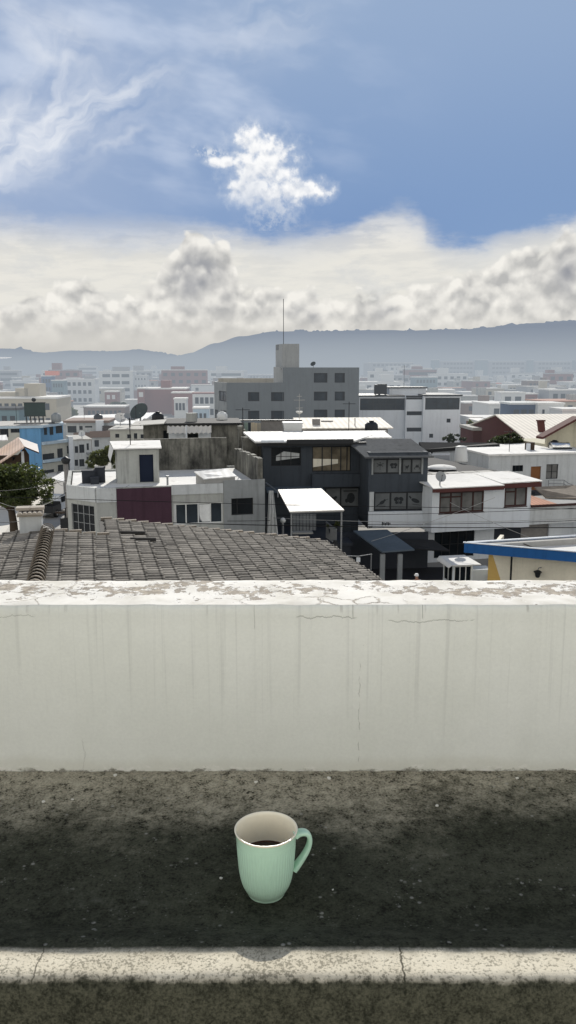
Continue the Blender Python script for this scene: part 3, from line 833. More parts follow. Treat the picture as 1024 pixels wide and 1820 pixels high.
# ------------------------------------------------------------------ neighbour's tiled roof, just beyond the parapet
def tile_house():
    B = Bld('tiled_house', "neighbour's house under a weathered grey brown barrel tile roof, just beyond the parapet", 'house', 85, 945, 23.1, 14)
    zr = at(85, 945, 23.1).z; s = .150
    def plane_hit(px, py, sl):
        o, d = B.local_ray(px, py)          # z = zr - sl*x
        k = (zr - o.z - sl * o.x) / (d.z + sl * d.x); q = o + d * k; return q.x, q.y
    xa, ya = plane_hit(179, 924, s); xe, ye = plane_hit(600, 969, s); xn, yn = plane_hit(660, 1028, s)
    xs, y2 = xa, (ya + ye) / 2
    XE = (xe + xn) / 2 - .2; Y0 = -12.5
    rr = random.Random(5)
    def barrel(mb, x0, x1, y, z0, z1, r0, r1, up=1, n=6):
        b = len(mb.v)
        for x, z, r in ((x0, z0, r0), (x1, z1, r1)):
            for sgn, q in ((1, 1.0), (0, .86)):
                for i in range(n + 1):
                    a = PI * i / n
                    mb.v.append((x, y - r * q * math.cos(a), z + r * q * math.sin(a) * .8))
        k = n + 1
        for i in range(n):
            mb.f.append((b + i, b + i + 1, b + 2 * k + i + 1, b + 2 * k + i)); mb.mi.append(0)
            mb.f.append((b + 2 * k + i, b + 2 * k + i + 1, b + 3 * k + i + 1, b + 3 * k + i)); mb.mi.append(0)   # lower lip
            mb.f.append((b + i + k, b + i + 1 + k, b + i + 1, b + i)); mb.mi.append(0)
    PIT, EXP = .255, .40
    def slope(side, xlim, ylim):
        mb = MB(); row = 0; y = Y0
        while True:
            y += PIT
            if y > max(ylim(0), ylim(99)): break
            row += 1; i = 0; x = .05; wob = rr.uniform(-.015, .015); ph = rr.uniform(-.03, .03)
            while x < xlim:
                x1 = x + EXP + .07
                if y < ylim(x + .15) - rr.uniform(0, .05):
                    j = rr.uniform(-.012, .012); h = rr.uniform(-.008, .012)
                    barrel(mb, side * (x + ph), side * (x1 + ph + rr.uniform(-.02, .02)), y + wob + j, zr - s * x + h, zr - s * x1 + .035 + h, .100, .120)
                x += EXP
        # channels under the cover tiles
        for k in range(int(xlim / .5) + 1):
            xa_, xb_ = k * .5, min(k * .5 + .5, xlim)
            if xb_ - xa_ < .02: continue
            yl = ylim((xa_ + xb_) / 2)
            a, b = sorted((side * xa_, side * xb_))
            mb.slab([(a, Y0, zr - s * abs(a) + .012), (b, Y0, zr - s * abs(b) + .012), (b, yl, zr - s * abs(b) + .012), (a, yl, zr - s * abs(a) + .012)], .1, 1)
        return B.part(mb, 'roof', [M['barrel_tile'], M['tile_clay_dark']])
    slope(1, XE, lambda x: 0.0 if x < xs else y2)
    slope(-1, 6.0, lambda x: .55)
    rc = MB(); y = Y0
    while y < .1:                            # ridge caps
        b = len(rc.v); n = 8
        for yy, r, zz in ((y + .36, .17, 0.0), (y, .205, .035)):
            for q in (1, .88):
                for i in range(n + 1):
                    a = PI * (i / n * 1.1 - .05); rc.v.append((r * q * math.cos(a), yy, zr + .03 + zz + r * q * math.sin(a)))
        k = n + 1
        for i in range(n):
            rc.f.append((b + i, b + i + 1, b + 2 * k + i + 1, b + 2 * k + i)); rc.mi.append(0)
            rc.f.append((b + 2 * k + i, b + 2 * k + i + 1, b + 3 * k + i + 1, b + 3 * k + i)); rc.mi.append(0)
        y += .31
    B.part(rc, 'ridge_cap', M['tile_clay'])
    # white mortar line along the stepped verge
    mb = MB()
    x = xs
    while x < XE - .3:
        mb.box(x, x + .36, y2 + .01, y2 + .17, zr - s * x - .12, zr - s * x + .085 + rr.uniform(-.015, .02)); x += .40
    B.part(mb, 'verge', M['tile_clay']); mb = MB()
    x = .2
    while x < xs:
        mb.box(x, x + .36, .01, .15, zr - s * x - .12, zr - s * x + .075 + rr.uniform(-.015, .02)); x += .40
    B.part(mb, 'verge', M['tile_clay'])
    B.walls([(-5.5, Y0 + .5), (XE - .4, Y0 + .5), (XE - .4, min(y2, 0) - .3), (-5.5, min(y2, 0) - .3)], 0, zr - s * (XE) - .1, M['plaster_offwhite'])
    # two loose slipped tiles
    for px, py in ((231, 953), (250, 965)):
        q = plane_hit(px, py, s)
        m = MB(); barrel(m, q[0] - .3, q[0] + .45, q[1], zr - s * q[0] + .11, zr - s * q[0] + .05, .10, .12)
        B.part(m, 'slipped_tile', M['tile_clay_dark'])
    # whitewashed chimney with a tiled cap
    o, d = B.local_ray(56, 962); k = (zr - o.z - 0) / d.z; 
    c = o + d * ((zr - .25 - o.z) / d.z)
    sc = at(56, 940, at(56, 962, 1).y * 0 + 22.5); w = .62
    cx, cy = c.x, c.y
    g = Bld.hy(B, 56, 918, cy)
    zt = g.z
    ch = MB(); ch.box(cx - .31, cx + .31, cy, cy + .6, zr - 1.0, zt); ch_o = B.part(ch, 'chimney', M['plaster_white'])
    cap = MB(); cap.box(cx - .36, cx + .36, cy - .05, cy + .65, zt + .002, zt + .07)
    for i in range(5):
        yy = 0
        xx = cx - .36 + .09 + i * .135
        b = len(cap.v); n = 6
        for yv in (cy - .16, cy + .76):
            for q in range(n + 1):
                a = PI * q / n; cap.v.append((xx - .075 * math.cos(a), yv, zt + .07 + .075 * math.sin(a)))
        for q in range(n): cap.f.append((b + q, b + q + 1, b + n + 2 + q, b + n + 1 + q)); cap.mi.append(0)
        cap.f.append(tuple(b + q for q in range(n + 1))); cap.mi.append(0)
    for xx in (cx - .2, cx + .2):
        cap.box(xx - .19, xx + .19, cy + .12, cy + .5, zt + .16, zt + .24)
    cap.build('chimney_cap', M['tile_pale'], ch_o)
tile_house()

# ------------------------------------------------------------------ cream and aubergine house on the left
def purple_house():
    B = Bld('corner_house', 'flat roofed corner house with one dark aubergine wall panel between off-white walls', 'house', 170, 868, 46, 14)
    zt = at(170, 868, 46).z
    x1 = B.hy(470, 900, 0).x
    gA = Seg(B, (0, 0), (x1, 0))
    cl = B.hx(128, 858, 0) if False else None
    # chamfered end running back to the left
    o, d = B.local_ray(118, 862); kz = (zt - o.z) / d.z; e = o + d * kz
    dep = 9.0
    pts = [(0, 0), (x1, 0), (x1, dep), (e.x, dep), (e.x, max(e.y, .8))]
    gC = Seg(B, pts[4], pts[0])
    grid = gC.rect(128, 897, 168, 946)
    win4 = gA.rect(309, 894, 396, 931); win1 = gA.rect(411, 885, 450, 915); low = gA.rect(20, 0, 40, 1)
    B.walls(pts, 0, zt, M['plaster_offwhite'], {0: [win4, win1], 4: [grid]})
    # painted and rendered panels stand a little proud
    pr = gA.rect(209, 868, 306, 1000); mb = MB()
    gA.box(mb, pr[0], pr[1], -.05, -.003, .1, zt - .06); B.part(mb, 'aubergine_panel', M['aubergine'])
    gr = gA.rect(398, 857, 471, 1000); mb = MB()
    gA.wall(mb, .1, zt + .22, .06, [(win1[0], win1[1], win1[2], win1[3])], gr[0], x1 + .02)
    for i in range(len(mb.v)):
        v = mb.v[i]; n = gA.n; mb.v[i] = (v[0] - n.x * .07, v[1] - n.y * .07, v[2])
    B.part(mb, 'grey_panel', M['plaster_grey'])
    wl = gA.rect(0, 899, 1, 900)[2]
    mb = MB(); gA.box(mb, .02, pr[0] - .01, -.06, -.004, wl, zt + .02); gC.box(mb, .05, gC.L - .02, -.07, -.004, wl + .02, zt + .02); B.part(mb, 'parapet_band', M['plaster_white'])
    mb = MB(); gA.box(mb, pr[1] + .01, gr[0] - .02, -.07, -.004, gA.rect(0, 892, 1, 894)[2] + .1, zt + .05); B.part(mb, 'cracked_band', M['plaster_white'])
    B.win(gA, win4, fm=M['frame_white'], gm=GLB, bars=[0, .04, .25, .5, .75, 1], fw=.07)
    # drawn curtain in one light of that window
    a0, a1, z0, z1 = win4
    cu = MB(); n = 14
    for i in range(n):
        u0, u1 = i / n, (i + 1) / n; A0 = a0 + (a1 - a0) * (.52 + .22 * u0); A1 = a0 + (a1 - a0) * (.52 + .22 * u1)
        P = gA.pt; dd = lambda q: .085 + .006 * math.sin(q * 40)
        cu.face([P(A0, dd(u0), z0 + .1 + .5 * (u0 < .25) * (1 - u0 * 4)), P(A1, dd(u1), z0 + .1), P(A1, dd(u1), z1 - .1), P(A0, dd(u0), z1 - .1)])
    B.part(cu, 'curtain', M['cloth_white'])
    B.win(gA, win1, fm=M['frame_dark'], gm=GL, bars=[0, .28, 1], fw=.06)
    B.win(gC, grid, 4, 3, fm=M['metal_grey'], gm=GL, fw=.05, name='grille_window')
    # roof and what belongs to it
    rf = MB().poly([(pts[0][0] + .25, .25), (x1 - .25, .25), (x1 - .25, dep - .25), (e.x + .3, dep - .25), (e.x + .3, pts[4][1] + .2)], zt - .35, zt - .12)
    B.part(rf, 'roof', M['roof_white'])
    # stained boundary walls, back and right side
    bk = B.hz(250, 838, zt - .1).y
    y_b = bk + .35
    gb = Seg(B, (B.hy(252, 800, y_b).x - .5, y_b), (B.hy(403, 800, y_b).x, y_b))
    zb = gb.rect(330, 779, 340, 800)[3]
    mb = MB(); gb.wall(mb, 0, zb, .25); B.part(mb, 'back_wall', M['plaster_stained'])
    mb = MB(); xr = x1 - .02
    zn = B.hx(468, 814, xr); zf_ = B.hx(408, 787, xr)
    y0_, y1_ = .3, y_b - .02
    n = 9; prev = None
    for i in range(n):                       # stepped, broken top
        ya, yb = y0_ + (y1_ - y0_) * i / n, y0_ + (y1_ - y0_) * (i + 1) / n
        zz = zn.z + (zf_.z - zn.z) * (i + .5) / n + random.uniform(-.08, .08)
        mb.box(xr - .3, xr - .01, ya, yb, 0.05, zz)
    B.part(mb, 'side_wall', M['plaster_stained'])
    # stair head room with a navy door and lean-to sheets
    f = B.hz(208, 860, zt - .12)
    g2y = f.y
    xa, xb = B.hy(208, 830, g2y).x, B.hy(283, 830, g2y).x
    zt2 = B.hy(245, 799, g2y).z
    hp = [(xa, g2y), (xb, g2y), (xb, g2y + 2.6), (xa, g2y + 2.6)]
    gs = Seg(B, hp[0], hp[1]); door = gs.rect(248, 808, 273, 857)
    B.walls(hp, zt - .12, zt2, M['plaster_offwhite'], {0: [door]}, name='stair_head')
    dm = MB(); gs.box(dm, door[0], door[1], .12, .16, door[2], door[3]); B.part(dm, 'door', M['door_navy'])
    mb = MB(); mb.slab([(xa - .18, g2y - .3, zt2 + .12), (xb + .15, g2y - .3, zt2 + .12), (xb + .35, g2y + 2.9, zt2 + .3), (xa - .3, g2y + 2.9, zt2 + .3)], .07)
    B.part(mb, 'stair_head_roof', M['roof_white'])
    q = B.hy(197, 819, g2y + .2)
    mb = MB(); mb.slab([(q.x - .05, g2y - .1, q.z), (xa - .19, g2y - .2, zt2 + .06), (xa - .31, g2y + 2.5, zt2 + .2), (q.x - .1, g2y + 2.5, q.z + .1)], .04); B.part(mb, 'lean_to_sheet', M['roof_sheet'])
    # slanting white sheet over a skylight
    c4 = [B.hz(362, 851, zt + .35), B.hz(421, 846, zt + .45), B.hz(404, 832, zt + .75), B.hz(345, 838, zt + .7)]
    mb = MB(); mb.slab([tuple(p) for p in c4], .06); B.part(mb, 'skylight_sheet', M['roof_sheet'])
    mb = MB(); mb.hexa([(c4[0].x + .1, c4[0].y + .05, zt - .12), (c4[1].x - .1, c4[1].y + .05, zt - .12), (c4[2].x - .1, c4[2].y, zt - .12), (c4[3].x + .1, c4[3].y, zt - .12)] + [(c4[i].x + (.1, -.1, -.1, .1)[i], c4[i].y + (.05, .05, 0, 0)[i], c4[i].z - .065) for i in range(4)]); B.part(mb, 'skylight_curb', M['roof_grey'])
    # dark clutter: low wall ends near the pole
    p = B.hz(150, 862, zt); mb = MB()
    for dx, dy, w, h in ((.5, 1.2, .8, .8), (1.3, 1.4, .6, 1.0), (1.0, .7, .5, .35)):
        mb.box(e.x + .4 + dx, e.x + .4 + dx + w, pts[4][1] + dy, pts[4][1] + dy + .6, zt - .12, zt + h * .75); mb.box(e.x + .37 + dx, e.x + .43 + dx + w, pts[4][1] + dy - .03, pts[4][1] + dy + .63, zt + h * .75 + .002, zt + h * .75 + .08)
    B.part(mb, 'roof_pier', M['charcoal_lower'])
    q = B.hz(298, 862, zt - .12); mb = MB(); mb.tube([(q.x, q.y, zt - .2), (q.x, q.y, zt + .35)], .06).tube([(q.x, q.y, zt + .351), (q.x, q.y, zt + .45)], .1); B.part(mb, 'vent_pipe', M['metal_grey'])
    return B, zt, x1, y_b, zb
PB, PZT, PX1, PYB, PZB = purple_house()

# ------------------------------------------------------------------ charcoal house with animal posters
def poster_shapes(mb, g, a0, a1, z0, z1, kind, d):
    """plain wildlife silhouettes printed on the window film"""
    P = lambda u, v: g.pt(a0 + (a1 - a0) * u, d, z0 + (z1 - z0) * v)
    def blob(cu, cv, ru, rv, rot=0, n=12, mi=1):
        c, s = math.cos(rot), math.sin(rot)
        mb.face([P(cu + ru * math.cos(2 * PI * i / n) * c - rv * math.sin(2 * PI * i / n) * s, cv + ru * math.cos(2 * PI * i / n) * s + rv * math.sin(2 * PI * i / n) * c) for i in range(n)], mi)
    def line(pts, w, mi=1):
        for (u0, v0), (u1, v1) in zip(pts, pts[1:]):
            L_ = math.hypot(u1 - u0, v1 - v0); nx, ny = -(v1 - v0) / L_ * w, (u1 - u0) / L_ * w
            mb.face([P(u0 - nx, v0 - ny), P(u1 - nx, v1 - ny), P(u1 + nx, v1 + ny), P(u0 + nx, v0 + ny)], mi)
    if kind == 'bird':
        blob(.5, .42, .2, .11, .45); blob(.68, .56, .08, .07); line([(.73, .57), (.92, .63)], .014); line([(.36, .34), (.12, .2)], .03); line([(.25, .18), (.75, .18)], .012)
    elif kind == 'dragonfly':
        line([(.5, .2), (.5, .8)], .02); line([(.2, .72), (.5, .62), (.8, .72)], .03); line([(.22, .5), (.5, .58), (.78, .5)], .03); blob(.5, .8, .05, .05)
    elif kind == 'mammal':
        blob(.5, .4, .22, .12); blob(.72, .5, .1, .08); line([(.36, .35), (.32, .15)], .025); line([(.62, .33), (.64, .14)], .025); line([(.3, .42), (.14, .62)], .02)
    elif kind == 'frog':
        blob(.5, .45, .2, .1); line([(.35, .4), (.16, .3), (.3, .2)], .025); line([(.65, .4), (.84, .3), (.7, .2)], .025); blob(.4, .56, .05, .05); blob(.6, .56, .05, .05)
    elif kind == 'fish':
        blob(.5, .5, .3, .13, -.35); line([(.2, .65), (.08, .8)], .05); line([(.3, .28), (.85, .2)], .015)
    elif kind == 'butterfly':
        blob(.32, .62, .17, .13, .5); blob(.68, .62, .17, .13, -.5); blob(.36, .4, .11, .1, -.4); blob(.64, .4, .11, .1, .4); line([(.5, .3), (.5, .75)], .02)
    else:
        blob(.55, .45, .24, .3); line([(.1, .85), (.9, .85)], .03); blob(.3, .3, .1, .12, mi=1)

m_ink = pm('poster_ink', (.03, .034, .038), bmp=0, var=.5, scale=4)
def charcoal_house():
    B = Bld('charcoal_house', 'dark charcoal three storey house with animal posters in its projecting bay windows', 'house', 655, 850, 53, 6)
    g0 = Seg(B, (0, 0), (B.hy(760, 850, 0).x, 0)); W = g0.L
    rx = -4.9 ; rec = 3.2                    # recessed front
    xl = B.hy(468, 830, rec).x
    z_bay = g0.rect(655, 812, 760, 813)[2]
    up = g0.rect(661, 815, 752, 842); lo = g0.rect(665, 874, 754, 907)
    zb0 = g0.rect(655, 938, 760, 939)[3]
    z_t = Seg(B, (xl, rec), (0, rec)).rect(560, 786, 562, 787)[3]
    bay = [(0, 0), (W, 0), (W, rec + .3), (0, rec + .3)]
    B.walls(bay, zb0, z_bay + .35, M['charcoal_plaster'], {0: [up, lo]}, name='bay_wall')
    mb = MB(); g0.box(mb, .0, W, .22, rec, zb0 + .1, zb0 + .3); B.part(mb, 'bay_floor', M['charcoal_lower'])
    # posters behind glass
    def poster_win(r, bars, kinds, fm):
        o = B.win(g0, r, fm=fm, gm=GLF, bars=bars, fw=.09, d=.08)
        p = MB()
        for (b0, b1), k in zip(zip(bars, bars[1:]), kinds):
            a0 = r[0] + (r[1] - r[0]) * b0 + .08; a1 = r[0] + (r[1] - r[0]) * b1 - .08
            z0, z1 = r[2] + .1, r[3] - .1
            p.face([g0.pt(a0, .07, z0), g0.pt(a1, .07, z0), g0.pt(a1, .07, z1), g0.pt(a0, .07, z1)], 0)
            poster_shapes(p, g0, a0, a1, z0, z1, k, .064)
        p.build('poster', [GLF, m_ink], o)
    poster_win(up, [0, .03, .3, .56, .6, .78, 1.0], ['x0', 'dragonfly', 'butterfly', 'x0', 'mammal', 'frog'][0:6], M['frame_dark'])
    poster_win(lo, [0, .33, .66, 1.0], ['bird', 'butterfly', 'fish'], M['frame_dark'])
    for q in (.012, .55, .985):              # pale mullion posts of the upper window
        a = up[0] + (up[1] - up[0]) * q; mb = MB(); g0.box(mb, a - .06, a + .06, -.03, .04, up[2] - .05, up[3] + .05); B.part(mb, 'mullion_post', M['plaster_grey'])
    mb = MB(); g0.box(mb, lo[0] - .32, lo[0] - .03, -.06, -.003, lo[2] - .02, lo[3] + .02); B.part(mb, 'pale_pier', M['plaster_white'])
    # white band with a small dark shop emblem and lettering
    zt_b = lo[2] - .05
    mb = MB(); g0.box(mb, .02, W + .1, -.14, -.004, zb0 + .05, zt_b); bd = B.part(mb, 'white_band', M['plaster_white_clean'])
    em = MB(); c0 = g0.rect(678, 927, 694, 933)
    for i in range(6):
        a = c0[0] + (c0[1] - c0[0]) * i / 6; g0.box(em, a, a + .075, -.15, -.141, c0[2] + (i % 2) * .03, c0[3] - (i % 3) * .03)
    em.build('shop_lettering', M['frame_dark'], bd)
    mb = MB(); g0.box(mb, .04, .3, -.15, -.141, zb0 + .07, zb0 + .17); mb.build('name_plate', M['metal_dark'], bd)
    # bay roof: dark sheet sloping to the front
    q0, q1 = B.hy(655, 812, -.45), B.hy(761, 808, -.45)
    zb_t = B.hy(640, 785, 3.2).z
    mb = MB(); mb.slab([(-.35, -.5, q0.z), (W + .25, -.5, q0.z), (W - .2, 3.9, zb_t + .12), (-.9, 3.9, zb_t + .12)], .1); B.part(mb, 'bay_roof', M['roof_metal_dark'])
    # recessed main front
    gr = Seg(B, (xl, rec), (-.01, rec)); e = -xl
    w1 = gr.rect(482, 795, 535, 828); w2 = gr.rect(555, 793, 624, 838); w3 = gr.rect(578, 866, 640, 902)
    body = [(xl, rec), (-.01, rec), (-.01, 12), (xl, 12)]
    B.walls(body, 0, z_t, M['charcoal_plaster'], {0: [w1, w2, w3]})
    o = B.win(gr, w1, 3, 2, **T1); 
    # pale roofs mirrored in the panes, painted as flat pale shapes
    mb = MB(); P = gr.pt
    mb.face([P(w1[0] + .35, .095, w1[2] + .35), P(w1[1] - .1, .095, w1[2] + .55), P(w1[1] - .1, .095, w1[2] + .85), P(w1[0] + .9, .095, w1[2] + 1.0), P(w1[0] + .35, .095, w1[2] + .7)]); mb.build('pane_reflection', M['plaster_white'], o)
    o = B.win(gr, w2, fm=M['frame_dark'], gm=GLW, bars=[0, .26, .5, .74, .9, 1], fw=.07)
    mb = MB(); mb.face([P(w2[0] + .05, .095, w2[2] + .3), P(w2[1] - .9, .095, w2[2] + .55), P(w2[1] - .9, .095, w2[2] + .85), P(w2[0] + .05, .095, w2[2] + .9)]); mb.build('pane_reflection', M['cream'], o)
    o = B.win(gr, w3, fm=M['frame_dark'], gm=GLF, bars=[0, .45, 1], fw=.09)
    p = MB(); poster_shapes(p, gr, w3[0] + (w3[1] - w3[0]) * .48, w3[1] - .1, w3[2] + .1, w3[3] - .1, 'big', .09); p.mi = [0] * len(p.mi); p.build('poster', m_ink, o)
    p = MB(); poster_shapes(p, gr, w3[0], w3[0] + (w3[1] - w3[0]) * .43, w3[2] + .1, w3[3] - .1, 'mammal', .09); p.mi = [0] * len(p.mi)
    p.build('poster', m_ink, o)
    bl = gr.rect(553, 841, 640, 866); mb = MB(); gr.box(mb, bl[0], e - .02, -.5, -.004, bl[2] + .1, bl[3]); B.part(mb, 'balcony_wall', M['charcoal_plaster'])
    lw = gr.rect(470, 857, 570, 868); mb = MB(); gr.box(mb, .1, lw[1], -1.9, -.004, lw[2], lw[2] + .14); B.part(mb, 'terrace_slab', M['roof_bluegrey'])
    # main roof: white sheet with dark eaves
    zr2 = z_t + .16
    bb = B.hz(560, 766, zr2 + .3); rbx = B.hz(716, 783, zr2 + .1)
    mb = MB(); mb.slab([(xl - .6, rec - .7, zr2), (B.hz(640, 787, zr2).x, rec - .7, zr2), (rbx.x, bb.y * .55, zr2 + .1), (B.hz(672, 767, zr2 + .3).x, bb.y, zr2 + .3), (xl - 1.2, bb.y, zr2 + .3)][0:2] + [(B.hz(690, 766, zr2 + .3).x, bb.y, zr2 + .3), (xl - 1.2, bb.y, zr2 + .3)], .12)
    mb.slab([(-.95, rec + .72, zr2 + .06), (rbx.x, rec + .9, zr2 + .06), (B.hz(690, 768, zr2 + .3).x + .01, bb.y - .4, zr2 + .28), (-.95, bb.y - .4, zr2 + .28)], .1)
    B.part(mb, 'roof', M['roof_sheet'])
    mb = MB(); mb.box(xl - .5, .35, rec - .62, rec - .42, zr2 - .34, zr2 - .125); mb.box(-5.2, -.6, rec - .85, rec - .72, zr2 - .2, zr2 + .12); B.part(mb, 'eaves_beam', M['metal_dark'])
    mb = MB()
    for i in range(3): mb.box(xl - .2, -5.4, rec - 1.1 + i * .18, rec - 1.02 + i * .18, zr2 + .02, zr2 + .08)
    mb.box(xl - .2, -5.3, rec - 1.12, rec - .72, zr2 - .05, zr2 + .018); B.part(mb, 'stacked_sheets', M['plaster_white_clean'])
    # big white awning on posts over the lower terrace
    aw = [B.hy(515, 909, -8.2), B.hy(612, 906, -8.2), B.hy(571, 868, -3.3), B.hy(494, 870, -3.3)]
    mb = MB(); mb.slab([tuple(q) for q in aw], .07); ao = B.part(mb, 'awning', M['poly_white'])
    mb = MB()
    for q in (aw[0], aw[1]):
        s_ = .12 if q is aw[0] else -.12
        mb.box(q.x + s_ - .045, q.x + s_ + .045, q.y + .15, q.y + .24, 0.02, q.z - .08)
    mb.tube([(aw[0].x + .05, aw[0].y + .1, aw[0].z - .12), (aw[1].x - .05, aw[1].y + .1, aw[1].z - .12)], .04); mb.build('awning_post', M['metal_grey'], ao)
    mb = MB(); mb.tube([tuple(B.hy(473, 858, .6)), tuple(B.hy(494, 874, -1.4)), tuple(B.hy(494, 884, -1.5))], .045); mb.build('awning_rail', M['metal_grey'], ao)
    # lower terrace: floor, back wall, white panelled gate
    zf_l = B.hy(540, 962, -2.4).z
    mb = MB(); mb.box(xl + .2, -1.6, -3.2, rec - .01, zf_l - .2, zf_l); B.part(mb, 'terrace_floor_slab', M['charcoal_lower'])
    mb = MB(); mb.box(xl + .2, -1.7, -3.1, -2.9, 0.02, zf_l - .21); B.part(mb, 'terrace_wall', M['charcoal_lower'])
    mb = MB()
    for i in range(7):
        a = B.hy(521 + i * 6, 930, .2).x; mb.box(a, a + .19, .2, .25, B.hy(540, 943, .2).z, B.hy(540, 914, .2).z)
    B.part(mb, 'panelled_gate', M['plaster_grey'])
    mb = MB(); mb.box(B.hy(520, 950, -2).x, B.hy(556, 950, -2).x, -2.2, -1.6, zf_l + .42, zf_l + .52); B.part(mb, 'bench', M['roof_grey'])
    # railing down the stair
    mb = MB(); pa, pb = B.hy(580, 928, -1.5), B.hy(598, 941, -3.6)
    pc = B.hy(545, 926, -.5)
    for i in range(15):
        u = i / 14; q = Vector(pa).lerp(Vector(pb), u); mb.box(q.x - .02, q.x + .02, q.y - .02, q.y + .02, q.z - 1.15, q.z)
    mb.tube([tuple(pa), tuple(pb)], .05); mb.tube([(pa.x, pa.y, pa.z - 1.1), (pb.x, pb.y, pb.z - 1.1)], .03); B.part(mb, 'railing', M['metal_grey'])
    return B
CB = charcoal_house()

# hanging sheet, lamp, potted plants, flue beside the charcoal house
def hang_sheet():
    y = -1.2; B = CB
    mb = MB(); n, k = 10, 14
    for j in range(k + 1):
        v = j / k; yl = 872 + (955 - 872) * v
        xa, xb = 478 - 4 * v, 486 + 9 * v
        for i in range(n + 1):
            u = i / n; p = B.hy(xa + (xb - xa) * u, yl, y); dz = .07 * math.sin(u * 17 + v * 3) * (.4 + v)
            w = B.root.matrix_basis @ Vector((p.x, y + dz, p.z)); mb.v.append(tuple(w))
    for j in range(k):
        for i in range(n):
            a = j * (n + 1) + i; mb.f.append((a, a + 1, a + n + 2, a + n + 1)); mb.mi.append(0)
    o = mb.build('hanging_sheet', M['cloth_white'], None, True); tag(o, 'long crumpled white sheet hanging beside the white awning of the charcoal house', 'cloth')
hang_sheet()
def globe_lamp():
    p = at(503, 962, 50.5); q = at(503, 930, 50.5)
    r = thing('globe_lamp', 'white globe lamp on a short post under the white awning', 'lamp', (p.x, p.y, CB.hy(540, 962, -2.4).z))
    MB().tube([(0, 0, 0), (0, 0, q.z - CB.hy(540, 962, -2.4).z)], .07).build('post', M['metal_grey'], r)
    MB().lathe([(.0, q.z - r.location.z - .02), (.13, q.z - r.location.z + .05), (.19, q.z - r.location.z + .18), (.13, q.z - r.location.z + .32), (.0, q.z - r.location.z + .38)], 16).build('globe', M['tank_white'], r, True)
globe_lamp()
